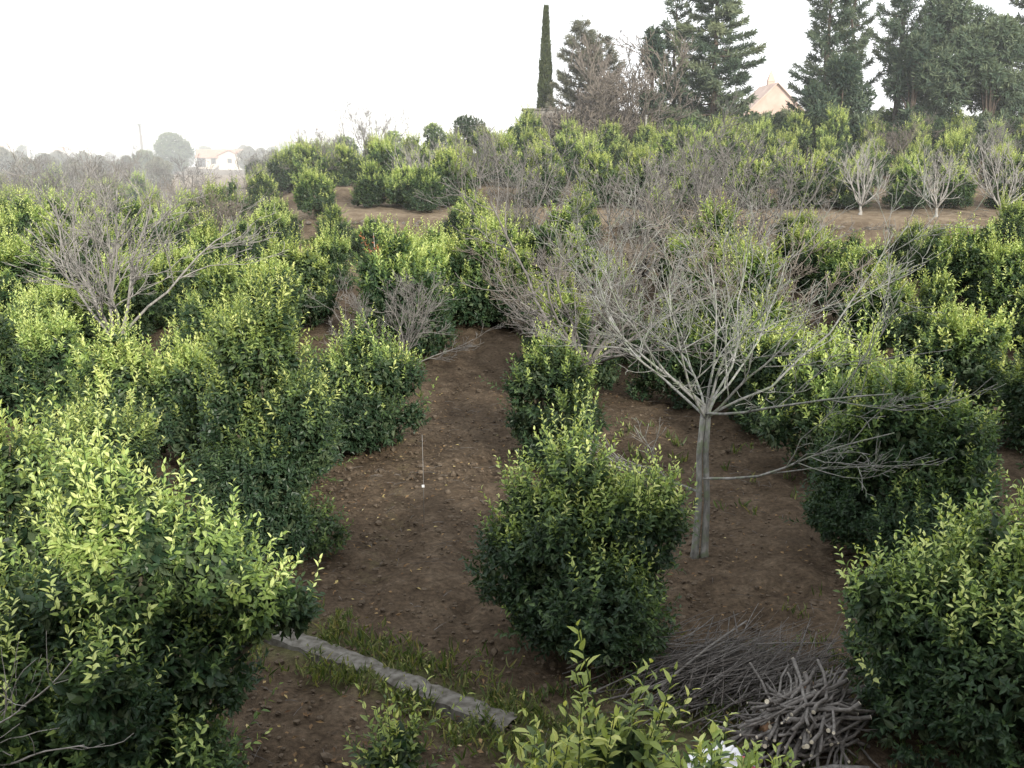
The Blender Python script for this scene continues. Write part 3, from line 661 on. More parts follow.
def cypress(seed, h, Rr):
    rng = np.random.default_rng(seed); n = 2600; t = rng.uniform(0, 1, n)**.9
    prof = Rr*np.interp(t, [0, .08, .3, .6, .85, 1], [.75, 1, .95, .58, .22, .0])*(1+.12*np.sin(t*40+rng.uniform(0, 6)))
    a = rng.uniform(0, 6.283, n); rr = prof*rng.uniform(.75, 1.03, n)
    P = np.column_stack([rr*np.cos(a), rr*np.sin(a), .3+t*(h-.5)]); Dn = np.column_stack([np.cos(a)*.3, np.sin(a)*.3, np.ones(n)])
    g = Geo(); shoots(g, rng, P, Dn+rng.normal(0, .1, (n, 3)), .3, 5, .24, np.clip(.45+rng.normal(0, .13, n), 0, 1), TB, wr=.3, spread=.5, up=.1)
    tr = Geo(); tube(tr, [(0, 0, -.2), (0, 0, h*.5), (0, 0, h*.95)], [.16, .1, .02], 7)
    return tr.mesh('cypress_trunk', M['pinebark'], True), None, g.mesh('cypress_foliage', M['cypress'])
place_tree(cypress(240, 9.5, .52), *at(545, 72.5), 'cypress_tree', 'slender pointed cypress standing alone against the sky', 'cypress', group=G)
# understorey hedge shrubs at the foot of the pines
SV = [lobed(250+i, 2.7, 1.7, .2, nl=14, dens=16, leaf=.17, wr=.5, tm=TM, mat='citrus', tint=[.35, .5, .22][i], lump=(.3, .45), trunk_r=.07, bark_='citrusbark', inner=2) for i in range(3)]
for i, (px, y, v, s, lab) in enumerate([
  (520, 66, 2, .8, 'dark green shrub in front of the stone block'), (470, 70, 2, .95, 'hazy dark shrub on the skyline left of the stone block'),
  (668, 69, 1, .8, 'light green shrub at the foot of the dark round pine'), (690, 68, 0, .9, 'green shrub at the foot of the biggest conifer'),
  (735, 70, 1, .85, 'yellowish shrub right of the biggest conifer'), (762, 71, 1, .8, 'yellow-green hedge shrub below the peach building, left one'),
  (785, 70.5, 0, .85, 'yellow-green hedge shrub below the peach building, right one'), (812, 69, 2, .9, 'dark shrub under the open branched pine'),
  (880, 68.5, 0, .8, 'green shrub under the ragged pine'), (930, 69, 2, .9, 'dark shrub under the round-crowned pine'),
  (965, 68.5, 0, .8, 'green shrub under the light bushy pine'), (1012, 69, 0, .9, 'green shrub at the right edge under the last pine'),
  (640, 67, 0, .6, 'small green shrub before the brown twiggy tree'), (262, 68, 2, .9, 'dark rounded bush at the right end of the dry field'),
  (300, 74, 0, .9, 'hazy green bush on the left skyline'), (345, 70, 0, 1.0, 'green bush on the skyline left of the thin bare tree'),
  (395, 68, 1, .95, 'light green bush on the skyline right of the thin bare tree'), (435, 67, 1, 1., 'tall light green bush on the skyline at left centre')]):
    x, y = at(px, y); place_tree(SV[v], x, y, 'evergreen_shrub', lab, 'shrub', s, rnd.uniform(0, 6.28), 'shrubs around the hilltop')

for i, px in enumerate(range(556, 1030, 26)):
    x, y = at(px, 76.5 + rnd.uniform(-.8, .8))
    place_tree(SV[[2, 0, 2][i % 3]], x, y, 'evergreen_shrub', '%s shrub from the left in the dark hedge at the back of the hilltop' % ORD[i], 'shrub', rnd.uniform(.95, 1.25), rnd.uniform(0, 6.28), 'dark hedge at the back of the hilltop')
for i, px in enumerate(range(546, 1030, 34)):
    x, y = at(px, 79.5)
    place_tree(SV[[0, 2, 1][i % 3]], x, y, 'evergreen_shrub', '%s shrub from the left in the rearmost hedge behind the pines' % ORD[i], 'shrub', rnd.uniform(1.05, 1.3), rnd.uniform(0, 6.28), 'rearmost hedge behind the pines')
# stone block (old cistern) under the cypress
x, y = at(541, 70.0)
r = empty('stone_block', (x, y, gz(x, y))); prop(r, 'square grey stone block wall at the foot of the cypress', 'wall')
g = Geo(); rg = np.random.default_rng(3)
g.box(-1.25, 1.25, -.9, .9, -1, 2.6); obj('wall', g.mesh('block_wall', M['stone']), r)
g = Geo(); g.box(-1.33, 1.33, -.98, .98, 2.603, 2.73); obj('coping', g.mesh('block_coping', M['concrete']), r)
# tree post by the dark pine
x, y = at(645, 67.5)
r = empty('wooden_post', (x, y, gz(x, y))); prop(r, 'pale wooden post in front of the small dark pine', 'post')
g = Geo(); tube(g, [(0, 0, -.2), (.02, 0, 1.2), (0, 0, 2.6)], [.09, .08, .07], 8); obj('pole', g.mesh('post_pole', M['palebark'], True), r)
g = Geo(); tube(g, [(0, 0, 2.603), (0, 0, 2.66)], [.1, .085], 8); obj('post_cap', g.mesh('post_cap', M['greymetal'], True), r)

# peach building behind the pines
def building(name, label, px, y, w, d, h, wall, roof, rh, wins, z=None, rot=0, chimney=None, roofdir='x'):
    x, y = at(px, y); r = empty(name, (x, y, gz(x, y) if z is None else z), rot); prop(r, label, 'building')
    g = Geo(); g.box(-w/2, w/2, -d/2, d/2, -1.5, h)
    if roofdir == 'y':
        g.add([(-w/2,-d/2,h),(w/2,-d/2,h),(0,-d/2,h+rh),(-w/2,d/2,h),(w/2,d/2,h),(0,d/2,h+rh)], [0,1,2,4,3,5], [3, 3])
    else:
        g.add([(-w/2,-d/2,h),(-w/2,d/2,h),(-w/2,0,h+rh),(w/2,-d/2,h),(w/2,d/2,h),(w/2,0,h+rh)], [1,0,2,3,4,5], [3, 3])
    obj('wall', g.mesh('building_wall', M[wall]), r)
    e = .35; t = .12
    g = Geo()
    if roofdir == 'y':
        for sx in (-1, 1):
            a = rh/(w/2); v = []
            for zt in (.02, t+.02):
                v += [(sx*(w/2+e), -d/2-e, h-a*e+zt), (sx*(w/2+e), d/2+e, h-a*e+zt), (0, d/2+e, h+rh+zt), (0, -d/2-e, h+rh+zt)]
            g.add(v, [0,1,2,3,7,6,5,4,0,4,5,1,1,5,6,2,2,6,7,3,3,7,4,0], [4]*6)
    else:
        for sy in (-1, 1):
            a = rh/(d/2); v = []
            for zt in (.02, t+.02):
                v += [(-w/2-e, sy*(d/2+e), h-a*e+zt), (w/2+e, sy*(d/2+e), h-a*e+zt), (w/2+e, 0, h+rh+zt), (-w/2-e, 0, h+rh+zt)]
            g.add(v, [0,1,2,3,7,6,5,4,0,4,5,1,1,5,6,2,2,6,7,3,3,7,4,0], [4]*6)
    rf = obj('roof', g.mesh('building_roof', M[roof]), r)
    if chimney:
        cx, cw, chh, cap = chimney; g = Geo(); g.box(cx-cw, cx+cw, -cw, cw, h+rh*.2, h+rh+chh)
        if cap: g.add([(cx-cw*1.1,-cw*1.1,h+rh+chh+.003),(cx+cw*1.1,-cw*1.1,h+rh+chh+.003),(cx+cw*1.1,cw*1.1,h+rh+chh+.003),(cx-cw*1.1,cw*1.1,h+rh+chh+.003),(cx,0,h+rh+chh+cap)], [0,3,2,1,0,1,4,1,2,4,2,3,4,3,0,4], [4,3,3,3,3])
        obj('chimney', g.mesh('building_chimney', M[wall]), rf)
    for (cx, cz, ww, wh, kind) in wins:
        g = Geo(); g.box(cx-ww/2, cx+ww/2, -d/2-.06, -d/2+.1, cz-wh/2, cz+wh/2); wo = obj(kind, g.mesh(kind, M['shutter']), r)
        g = Geo(); g.box(cx-ww/2+.1, cx+ww/2-.1, -d/2-.09, -d/2-.062, cz-wh/2+.1, cz+wh/2-.1)
        obj('pane' if kind == 'window' else 'door_panel', g.mesh('window_pane', M['window_dark']), wo)
    return r
building('old_building', 'pale peach old building with pointed turret glimpsed between the pines', 764, 130, 7.4, 9, 8.2, 'plaster_peach', 'plaster_peach', 3.6, [(-1.2, 6.2, 1.1, 1.5, 'window'), (1.6, 6.2, 1.1, 1.5, 'window')], z=1.6, chimney=(.3, .42, .5, 1.5), roofdir='y')
# ------------------------------------------------------------------ far left country
building('farmhouse', 'low pale farmhouse with faded red roof in the haze on the left', 222, 190, 8.0, 6, 2.1, 'plaster_cream', 'rooftile', 1.3, [(-3.3, 1.2, 1.5, 1.7, 'window'), (.6, 1.1, .9, 2.0, 'door'), (-1.2, 1.4, .9, 1., 'window')], z=2.2, rot=R(12))
building('farm_shed', 'small white shed joined to the right of the hazy farmhouse', 236, 184, 4.2, 5, 2.4, 'plaster_cream', 'rooftile', .9, [(0, 1.5, .8, .8, 'window')], z=2.2, rot=R(-8), roofdir='y')
building('distant_house', 'tiny white house on the skyline right of the farmhouse', 290, 330, 9, 7, 3.4, 'plaster_white', 'rooftile', 1.2, [(-2, 1.8, 1.2, 1.3, 'window'), (2, 1.8, 1.2, 1.3, 'window')], z=3.4)
building('distant_house', 'tiny white house on the skyline near the white pole', 60, 300, 5, 5, 2.4, 'plaster_white', 'rooftile', 1.2, [(-1, 1.6, 1., 1.2, 'window')], z=2.9)
building('distant_tower_house', 'bluish grey distant block left of the tall round tree', 135, 330, 9, 8, 5.8, 'bluewall', 'rooftile', 1.2, [(-2, 3.6, 1.2, 1.4, 'window'), (2, 3.6, 1.2, 1.4, 'window')], z=3)
building('distant_house', 'tiny pale house at the far left edge of the skyline', 8, 280, 7, 6, 3.2, 'plaster_white', 'rooftile', 1.2, [(0, 1.6, 1., 1.2, 'window')], z=3.2)
# white pole
x, y = at(32, 110)
r = empty('utility_pole', (x, y, gz(x, y))); prop(r, 'thin white utility pole in the haze at the far left', 'pole')
g = Geo(); tube(g, [(0, 0, -.5), (0, 0, 3.9)], [.17, .13], 8); obj('pole', g.mesh('pole_shaft', M['plaster_white'], True), r)
g = Geo(); g.box(-.5, .5, -.05, .05, 3.5, 3.62); obj('crossarm', g.mesh('pole_crossarm', M['greymetal']), r)
# palm
def palm(seed):
    rng = np.random.default_rng(seed); tr = Geo(); tube(tr, [(0, 0, -.5), (.1, 0, 3.2), (.0, 0, 6.4)], [.28, .22, .2], 8)
    g = Geo()
    for i in range(26):
        a = i*2.4; el = rng.uniform(-.3, 1.2); d = np.array([math.cos(a)*math.cos(el), math.sin(a)*math.cos(el), math.sin(el)])
        s = np.linspace(0, 1, 12); c = np.array([0, 0, 6.4]) + (1.5*s)[:, None]*d - (.7*s**2)[:, None]*np.array([0, 0, 1])
        side = norm(np.cross(d, [0, 0, 1.]))
        for sg in (-1, 1):
            leaves(g, c, np.tile(side*sg + d*.6 - np.array([0, 0, .3]), (12, 1)), np.tile([0, 0, 1.], (12, 1)), .38, .09, .5, TB)
    return tr.mesh('palm_trunk', M['pinebark'], True), None, g.mesh('palm_fronds', M['pine'])
x, y = at(143, 210); place_tree(palm(1), x, y, 'palm_tree', 'tiny hazy palm tree on the skyline left of the round tree', 'palm', z=3.0, s=1.2)
FV = [lobed(300+i, [8, 5, 6][i], [4.4, 3, 3.4][i], [1.2, .5, .6][i], nl=22, dens=5, leaf=.42, wr=.5, tm=TM, mat=['pine', 'greyleaf', 'pine'][i], tint=[.55, .5, .7][i], lump=(.25, .42), trunk_r=.2, bark_='greybark', inner=1.5) for i in range(3)]
x, y = at(173, 150); place_tree(FV[0], x, y, 'round_tree', 'tall hazy round-crowned tree rising above the left skyline', 'tree', s=(.92, .92, .70))
x, y = at(145, 130); place_tree(FV[2], x, y, 'broadleaf_tree', 'small dark hazy tree at the left foot of the round tree', 'tree', s=.55)
fl = [(24, 200, 0, .65), (42, 210, 2, .6), (12, 230, 1, .8), (75, 260, 1, .9), (95, 230, 1, .75), (110, 250, 1, .9), (123, 280, 1, .8), (150, 260, 2, .9), (188, 230, 0, .7), (205, 240, 2, 1.0), (225, 260, 2, .9), (250, 170, 1, .95), (262, 180, 1, .9), (275, 230, 0, .7), (285, 300, 0, 1.1), (296, 320, 0, 1.1), (308, 300, 2, 1.2), (322, 260, 0, .8), (338, 280, 2, 1.), (60, 150, 1, .8), (85, 140, 1, .8), (102, 120, 1, .7), (5, 120, 1, .9), (20, 140, 1, .8), (128, 115, 1, .7), (48, 118, 1, .75), (355, 300, 0, 1.), (-8, 180, 0, .8), (245, 215, 1, 1.1), (160, 105, 1, .7), (75, 100, 1, .75), (30, 98, 1, .8),(255,120,1,.6),(275,110,1,.7)]
fl.sort()
for n, (px, y, v, s) in enumerate(fl):
    x, y = at(px, y)
    place_tree(FV[v], x, y, 'broadleaf_tree', '%s distant tree counted from the left along the hazy skyline' % ORD[n], 'tree', s*.78, rnd.uniform(0, 6.28), 'distant trees in the haze', z=min(gz(x, y), 3.0) if y < 330 else None)

# ------------------------------------------------------------------ concrete strip
A = np.array([-4.2, 11.55]); B = np.array([.0, 8.72]); dv = B-A; Ls = np.linalg.norm(dv); dv = dv/Ls; nv = np.array([-dv[1], dv[0]])
rg = np.random.default_rng(9); n = 60; g = Geo(); V = []
for i in range(n+1):
    c = A + dv*Ls*i/n; z = gz(*c); w0 = .15+rg.normal(0, .005)-.04*(i/n)*rg.random(); w1 = .15+rg.normal(0, .005)-.04*(i/n)*rg.random()
    for off, zz in ((-w0-.03, -.15), (-w0, .02+rg.normal(0, .006)), (0, .032+rg.normal(0, .006)), (w1, .022+rg.normal(0, .006)), (w1+.03, -.15)):
        p = c + nv*off; V.append((p[0], p[1], z+zz+.042))
l = []; 
for i in range(n):
    for j in range(4): a = i*5+j; l += [a, a+5, a+6, a+1]
g.add(V, l, [4]*(n*4))
prop(obj('concrete_strip', g.mesh('concrete_strip', M['concrete'])), 'weathered grey concrete strip crossing the soil at the front of the lane', 'concrete edging')

# ------------------------------------------------------------------ dry stones of the terrace walls
def blob(geo, rng, c, s, k=0):
    ico = [(0,0,1),(.89,0,.45),(.28,.85,.45),(-.72,.53,.45),(-.72,-.53,.45),(.28,-.85,.45),(.72,.53,-.45),(-.28,.85,-.45),(-.89,0,-.45),(-.28,-.85,-.45),(.72,-.53,-.45),(0,0,-1)]
    f = [(0,1,2),(0,2,3),(0,3,4),(0,4,5),(0,5,1),(1,6,2),(2,7,3),(3,8,4),(4,9,5),(5,10,1),(6,7,2),(7,8,3),(8,9,4),(9,10,5),(10,6,1),(11,7,6),(11,8,7),(11,9,8),(11,10,9),(11,6,10)]
    v = np.array(ico)*rng.uniform(.75, 1.2, (12, 1))*np.array(s)
    a = rng.uniform(0, 6.28); ca, sa = math.cos(a), math.sin(a)
    v = np.column_stack([v[:, 0]*ca-v[:, 1]*sa, v[:, 0]*sa+v[:, 1]*ca, v[:, 2]]) + np.array(c)
    geo.add(v, [i for t in f for i in t], [3]*20, k)
rg = np.random.default_rng(21); g = Geo()
for x in np.arange(-14, 26, .28):
    y0 = 46.0 - .10*np.clip(x, -20, 25) - .5*math.sin(x*.35+.6)
    for lv in range(3):
        if rg.random() < .2: continue
        yy_ = y0 + lv*.12; zb = gz(x, y0-1.0)
        k_ = rg.uniform(.45, 1.35); blob(g, rg, (x+rg.normal(0, .1), yy_-.25+rg.normal(0, .07), zb+.08+lv*.22+rg.normal(0, .05)), (.2*k_, .16, .12*k_))
prop(obj('terrace_wall', g.mesh('terrace_wall', M['drystone'])), 'low dry stone retaining wall along the upper terrace edge', 'stone wall')

# ------------------------------------------------------------------ soil clods, fallen leaves, weeds
g = Geo(); rg = np.random.default_rng(22)
for i in range(9000):
    x = rg.uniform(-5, 6); y = 7.0 + rg.random()**1.3*19
    s = rg.uniform(.008, .03)*(2.0 if rg.random() < .10 else 1)
    blob(g, rg, (x, y, gz(x, y)+rg.uniform(-.01, .03)), (s*1.3, s, s*.75))
prop(obj('soil_clods', g.mesh('soil_clods', M['clod'])), 'small brown clods and grit scattered over the bare soil', 'soil clods', kind='stuff')
g = Geo(); n = 2200; x = rg.uniform(-4.5, 6, n); y = 7+rg.random(n)**1.2*17; x[:600] = np.where(rg.random(600) < .5, 1.0, -2.6)+rg.normal(0, .75, 600); z = ground_z(x, y)+.05
leaves(g, np.column_stack([x, y, z]), np.column_stack([rg.normal(0, 1, n), rg.normal(0, 1, n), rg.normal(0, .15, n)]), np.column_stack([rg.normal(0, .3, n), rg.normal(0, .3, n), np.ones(n)]), rg.uniform(.04, .09, n), rg.uniform(.02, .045, n), rg.beta(1.2, 2.2, n), TM)
prop(obj('fallen_leaves', g.mesh('fallen_leaves', M['dry'])), 'dry yellowish leaves lying scattered on the brown soil', 'fallen leaves', kind='stuff')
g = Geo(); n = 700; x = rg.uniform(-4.5, 6, n); y = 7+rg.random(n)*15
for i in range(n):
    a = rg.uniform(0, 6.28); L = rg.uniform(.06, .3); d = np.array([math.cos(a), math.sin(a), rg.normal(0, .06)])
    c = np.array([x[i], y[i], gz(x[i], y[i])+.045]); tube(g, [c, c+d*L*.5+np.array([0, 0, .01]), c+d*L], [.004, .0035, .002], 3, rg.random()*.6, cap=False)
prop(obj('twig_litter', g.mesh('twig_litter', M['cutwood'])), 'thin broken twigs littering the bare soil', 'twigs', kind='stuff')

def weeds(name, label, spots, seed, hgt=(.1, .28), leafw=.03, tint=.5, blades=7):
    rng = np.random.default_rng(seed); g = Geo()
    P = np.array(spots); z = ground_z(P[:, 0], P[:, 1])+.0
    n = len(P)*blades; pi = np.repeat(np.column_stack([P, z]), blades, axis=0) + np.column_stack([rng.normal(0, .04, n), rng.normal(0, .04, n), np.full(n, .01)])
    D = np.column_stack([rng.normal(0, .5, n), rng.normal(0, .5, n), np.full(n, 1.)])
    leaves(g, pi, D, rng.normal(size=(n, 3)), rng.uniform(*hgt, n), leafw*rng.uniform(.4, 1, n), np.clip(tint+rng.normal(0, .24, n), 0, 1), TF)
    k = len(P)//3; sel = rng.choice(len(P), k, replace=False)
    shoots(g, rng, np.column_stack([P[sel], z[sel]]), np.column_stack([rng.normal(0, .35, k), rng.normal(0, .35, k), np.ones(k)]), rng.uniform(hgt[0], hgt[1]*1.2, k), 9, .05, tint+.05, TF, wr=.5, up=.1)
    prop(obj(name, g.mesh(name, M['weed'])), label, 'weeds', kind='stuff')
sp = []
for i in range(700):
    t = rg.uniform(.1, 1.25); s = rg.choice([-1, 1])*(.12+abs(rg.normal(0, .26)))
    c = A + dv*Ls*t + nv*s
    if vnoise(np.array(c[0]), np.array(c[1]), 8, .5) > -.12: sp.append((c[0], c[1]))
weeds('weeds', 'green weeds and grass growing along the concrete strip', sp, 31, (.05, .2), .03, .56, 5)
sp = [(rg.normal(1.9, 1.3), rg.normal(8.7, .8)) for _ in range(330)] + [(rg.normal(4, .7), rg.normal(9.6, .7)) for _ in range(160)]
weeds('weeds', 'thin green weeds around and in front of the pruned branch heaps', sp, 32, (.06, .2), .022, .42, 5)
sp = []
for i in range(900):
    x = rg.uniform(-8, 9); y = rg.uniform(14, 42); ln = -1.25+.05*(y-10)
    if abs(x-ln) > 1.15 and vnoise(np.array(x), np.array(y), 9, 1.2) > .02: sp.append((x, y))
weeds('weeds', 'patchy weeds between the citrus rows farther back', sp, 33, (.08, .26), .05, .5, 6)
sp = [(rg.normal(-6.2, 2.2), rg.normal(44.4, .5)) for _ in range(700)]
weeds('grass', 'bright green grass strip on the small terrace left of centre', sp, 34, (.1, .25), .08, .62, 5)

# ------------------------------------------------------------------ brush heap and cut branches
g = Geo(); rg = np.random.default_rng(40); bx, by = 2.35, 9.55
for i in range(650):
    lay = rg.random(); a = R(rg.normal(38, 22)); L = rg.uniform(.5, 1.6)
    c = np.array([bx+rg.normal(0, .5), by+rg.normal(0, .28), gz(bx, by)+.03+.48*lay*math.exp(-abs(rg.normal(0, .6)))])
    d = np.array([math.cos(a), math.sin(a), rg.normal(.02, .1)]); bend = rg.normal(0, .08, 3)
    s = np.linspace(-.5, .5, 5); pts = c+(L*s)[:, None]*d+((s**2)*L)[:, None]*bend; pts[:, 2] = np.maximum(pts[:, 2], gz(bx, by)+.015)
    r0 = rg.choice([.005, .008, .012], p=[.55, .35, .1]); tube(g, pts, np.linspace(r0, r0*.4, 5), 4, rg.random()*.7)
prop(obj('brush_heap', g.mesh('brush_heap', M['cutwood'], True)), 'loose heap of thin grey pruned twigs lying on the ground', 'brush heap', kind='stuff')
px_, py_ = 2.74, 8.35; z0 = gz(px_, py_)
CB = []
for v in range(14):
    g = Geo(); L = rg.uniform(.6, 1.25); r0 = rg.uniform(.009, .025); bend = rg.normal(0, .2, 3); s = np.linspace(-.5, .5, 6)
    pts = (L*s)[:, None]*np.array([1., 0, 0]) + ((s**2)*L)[:, None]*bend + rg.normal(0, .014, (6, 3))
    tube(g, pts, np.linspace(r0, r0*.72, 6), 7, rg.random()*.5)
    if v % 2: tube(g, [pts[3], pts[3]+np.array([.12, .07, .04]), pts[3]+np.array([.22, .15, .06])], [r0*.6, r0*.5, r0*.3], 5, .2)
    e = Geo(); a_, b_ = pts[0], pts[0]-norm(pts[1]-pts[0])*.004; tube(e, [b_, a_], r0*.96, 7)
    CB.append((g.mesh('cut_branch', M['cutwood'], True), e.mesh('cut_end', M['whitewood'])))
for i in range(170):
    t = i/170; lay = t*.5; rad = .50*(1-.6*t)
    a = R(rg.normal(50, 24) + (180 if rg.random() < .5 else 0))
    o = obj('cut_branch', CB[i % 14][0]); o.location = (px_+rg.uniform(-1, 1)*rad, py_+rg.uniform(-1, 1)*rad*.7, z0+.04+lay)
    o.rotation_euler = (rg.uniform(0, 6.28), rg.normal(0, .10), a)
    prop(o, 'pruned grey branch in the thick cut-wood heap at the bottom right', 'cut branch', 'cut branches heaped at the bottom right')
    e = obj('cut_end', CB[i % 14][1], o)
g = Geo(); s = np.linspace(0, 1, 6); tube(g, [(0, 0, 0), (.16, .12, .06), (.3, .27, .11), (.45, .43, .13), (.6, .6, .13)], [.055, .06, .055, .05, .045], 9)
o = obj('cut_log', g.mesh('cut_log', M['orangewood'], True)); o.location = (px_-.42, py_-.15, z0+.28); prop(o, 'thicker reddish peeled log on the left side of the cut-wood heap', 'log')
g = Geo(); tube(g, [(-.3, 0, 0), (0, .05, .02), (.3, .02, .03)], [.05, .052, .045], 9)
o = obj('cut_log', g.mesh('cut_log', M['cutwood'], True)); o.location = (px_+.1, py_-.62, z0+.14); prop(o, 'thick grey log lying at the front of the cut-wood heap', 'log')
# a few loose long sticks
for i, (x, y, a, L, lab) in enumerate([(2.05, 9.6, 48, 1.7, 'long straight pale stick lying across the brush heap'), (3.15, 9.0, 30, 1.0, 'loose stick poking right between both heaps')]):
    g = Geo(); d = np.array([math.cos(R(a)), math.sin(R(a)), .04]); tube(g, [-d*L/2, d*.05+np.array([0, 0, .03]), d*L/2], [.016, .014, .009], 6)
    o = obj('stick', g.mesh('stick', M['greybark'], True)); o.location = (x, y, gz(x, y)+.36); prop(o, lab, 'stick')

# white crumpled sack
rg = np.random.default_rng(50); import bmesh
bm = bmesh.new(); bmesh.ops.create_icosphere(bm, subdivisions=4, radius=.3)
ph = rg.uniform(0, 6.28, (6,)); 
for v in bm.verts:
    p = v.co.copy(); k = 1+.13*math.sin(11*p.x*2+ph[0])*math.sin(9*p.z*2+ph[1])+.10*math.sin(17*p.y*2+ph[2]+9*p.x)+.06*math.sin(40*p.z+23*p.x+ph[3])
    v.co = Vector((p.x*k*1.05, p.y*k*.8, max(-.16, p.z*k*.62)))
me = bpy.data.meshes.new('sack_body'); bm.to_mesh(me); bm.free(); me.materials.append(M['bag'])
r = empty('white_sack', (1.83, 7.72, gz(1.83, 7.72)+.17), .4); prop(r, 'crumpled white plastic sack with red print behind low leaves', 'sack')
obj('sack_body', me, r)
g = Geo()
for i in range(7):
    a = i*.9; tube(g, [(0, 0, .13), (.05*math.cos(a), .05*math.sin(a), .2), (.12*math.cos(a), .12*math.sin(a), .24)], [.03, .035, .012], 6)
obj('sack_neck', g.mesh('sack_neck', M['white_tag'], True), r)

# thin rod with a white tag in the lane
x, y = at(424, 14.2)
r = empty('marker_rod', (x, y, gz(x, y))); prop(r, 'thin upright metal rod with a white tag standing in the earth lane', 'rod')
g = Geo(); tube(g, [(0, 0, -.1), (.005, 0, .7), (0, 0, 1.4)], [.0045, .0045, .004], 6); obj('rod', g.mesh('rod', M['metal'], True), r)
g = Geo(); g.box(-.02, .02, -.014, -.007, .58, .62); obj('tag', g.mesh('rod_tag', M['white_tag']), r)

# bare prunings in the bottom left corner of the big citrus
g = Geo(); rg = np.random.default_rng(60)
for i in range(5): grow(rg, g, (0, 0, .1+.1*i), (rg.uniform(.3, 1), -.6, rg.uniform(.2, .7)), 1.1, .012, 1, 2, 5, 0, .03)
o = obj('dead_branch', g.mesh('dead_branch', M['palebark'], True)); o.location = (-3.95, 6.75, .9); prop(o, 'bare grey dead branches sticking out at the bottom left edge', 'dead branch')

# ------------------------------------------------------------------ the house the photograph is taken from (behind the camera)
r = empty('house', (0, -1.6, 0)); prop(r, 'cream plastered stepped house overlooking the orchard from the front', 'house')
g = Geo(); g.box(-9, 3.9, -9, 0, -1, 6.3, 0); g.box(3.903, 9.2, -9, .05, -1, 7.9); g.box(9.203, 17, -9, .1, -1, 9.6)
obj('wall', g.mesh('house_wall', M['plaster_cream']), r)
g = Geo()
for (x0, x1, h) in ((-9.3, 3.9, 6.303), (3.903, 9.2, 7.903), (9.203, 17.3, 9.603)): g.box(x0, x1, -9.3, .4, h, h+.16)
obj('roof', g.mesh('house_roof', M['rooftile']), r)
g = Geo(); g.box(-3, 3, .003, 1.9, 3.6, 3.75); obj('balcony', g.mesh('house_balcony', M['concrete']), r)
for (cx, cz) in ((-6, 1.8), (-6, 4.9), (-1.8, 1.8), (2.4, 1.8), (6.5, 1.8), (6.5, 4.9), (12, 1.8), (12, 4.9), (12, 8)):
    g = Geo(); g.box(cx-.6, cx+.6, .05, .17, cz-.7, cz+.7); wo = obj('window', g.mesh('house_window', M['shutter']), r)
    g = Geo(); g.box(cx-.5, cx+.5, .172, .19, cz-.6, cz+.6); obj('pane', g.mesh('house_pane', M['window_dark']), wo)
# ------------------------------------------------------------------ haze
m, nt, out = newmat('haze_volume'); vs = N(nt, 'ShaderNodeVolumeScatter'); vs.inputs['Color'].default_value = (.93, .96, 1, 1)
vs.inputs['Density'].default_value = 0.0011; vs.inputs['Anisotropy'].default_value = -.2; nt.links.new(vs.outputs[0], out.inputs['Volume'])
g = Geo(); g.box(-900, 900, 32, 900, -90, 26)
prop(obj('haze', g.mesh('haze', m)), kind='structure')
m2_ = m.copy(); m2_.name = 'valley_haze_volume'; [n for n in m2_.node_tree.nodes if n.type == 'VOLUME_SCATTER'][0].inputs['Density'].default_value = .0030
g = Geo(); g.add([(-4,62,-60),(-10,420,-60),(-600,420,-60),(-600,30,-60),(-40,30,-60),(-4,62,17),(-10,420,17),(-600,420,17),(-600,30,17),(-40,30,17)], [4,3,2,1,0, 5,6,7,8,9, 0,1,6,5,1,2,7,6,2,3,8,7,3,4,9,8,4,0,5,9], [5,5,4,4,4,4,4])
prop(obj('haze', g.mesh('valley_haze', m2_)), kind='structure')

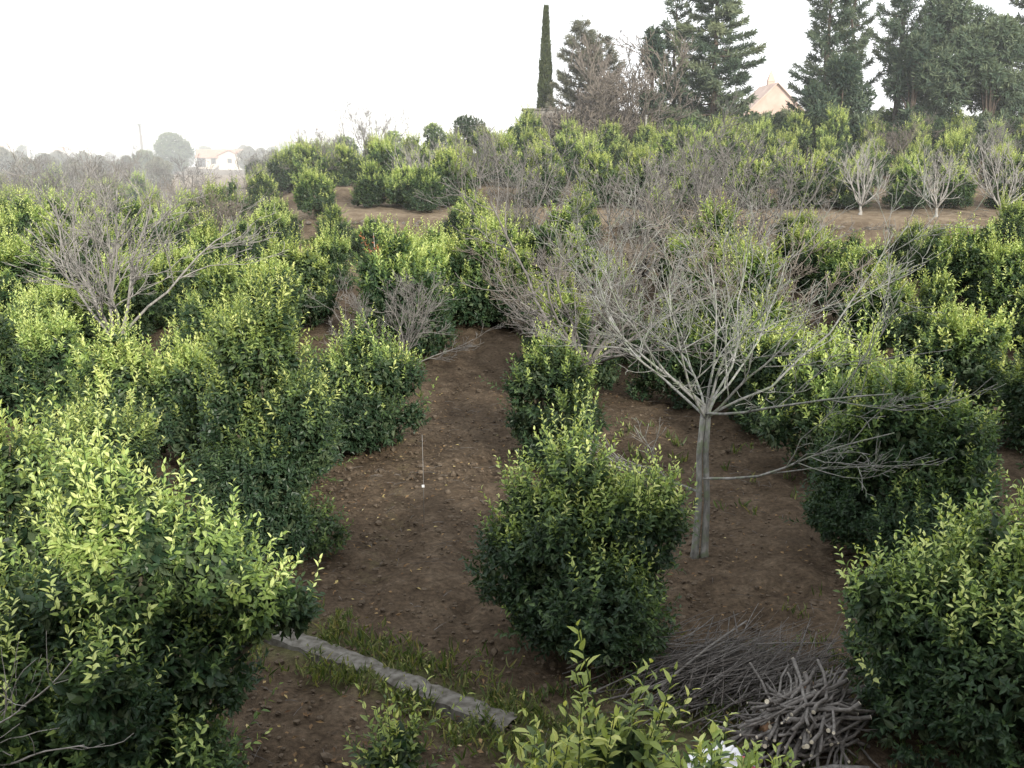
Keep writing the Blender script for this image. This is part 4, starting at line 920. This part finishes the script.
# ------------------------------------------------------------------ light
SUN_EL = 25; SUN_AZ = 156   # degrees; azimuth measured from +Y (view) towards +X
w = bpy.data.worlds.new('World'); scene.world = w; w.use_nodes = True; nt = w.node_tree; nt.nodes.clear(); L = nt.links.new
out = N(nt, 'ShaderNodeOutputWorld'); bg = N(nt, 'ShaderNodeBackground')
sky = N(nt, 'ShaderNodeTexSky', sky_type='NISHITA'); sky.sun_disc = False; sky.sun_elevation = R(SUN_EL); sky.sun_rotation = R(SUN_AZ); sky.dust_density = 4; sky.air_density = 1.2; sky.altitude = 100
tc = N(nt, 'ShaderNodeTexCoord'); sx = N(nt, 'ShaderNodeSeparateXYZ'); L(tc.outputs['Generated'], sx.inputs[0])
mr = N(nt, 'ShaderNodeMapRange'); mr.inputs['From Min'].default_value = .05; mr.inputs['From Max'].default_value = .75; mr.inputs['To Min'].default_value = .93; mr.inputs['To Max'].default_value = .82; L(sx.outputs['Z'], mr.inputs['Value'])
sc = N(nt, 'ShaderNodeMixRGB', blend_type='MULTIPLY'); sc.inputs[0].default_value = 1; L(sky.outputs[0], sc.inputs[1]); sc.inputs[2].default_value = (1, 1, 1, 1)
mx = N(nt, 'ShaderNodeMixRGB'); L(mr.outputs[0], mx.inputs[0]); L(sc.outputs[0], mx.inputs[1]); mx.inputs[2].default_value = (14.2, 14.5, 15.0, 1)
L(mx.outputs[0], bg.inputs['Color']); bg.inputs['Strength'].default_value = .118; L(bg.outputs[0], out.inputs['Surface'])
sl = bpy.data.lights.new('sun', 'SUN'); sl.energy = 5.0; sl.angle = R(2.5); sl.color = (1, .955, .86)
so = bpy.data.objects.new('sun', sl); col.objects.link(so)
sd = Vector((math.sin(R(SUN_AZ))*math.cos(R(SUN_EL)), math.cos(R(SUN_AZ))*math.cos(R(SUN_EL)), math.sin(R(SUN_EL))))
so.rotation_euler = sd.to_track_quat('Z', 'Y').to_euler(); so.location = sd*50

cam = bpy.data.cameras.new('camera'); co = bpy.data.objects.new('camera', cam); col.objects.link(co)
cam.lens = 35; cam.sensor_width = 36; cam.clip_end = 5000; cam.clip_start = .05
co.location = (0, 0, CAM_H); co.rotation_euler = (R(90-PITCH), 0, 0)
scene.camera = co
scene.view_settings.view_transform = 'Standard'; scene.view_settings.look = 'None'; scene.view_settings.exposure = 0
scene.cycles.max_bounces = 5; scene.cycles.diffuse_bounces = 3; scene.cycles.transmission_bounces = 3; scene.cycles.volume_bounces = 3; scene.cycles.transparent_max_bounces = 4
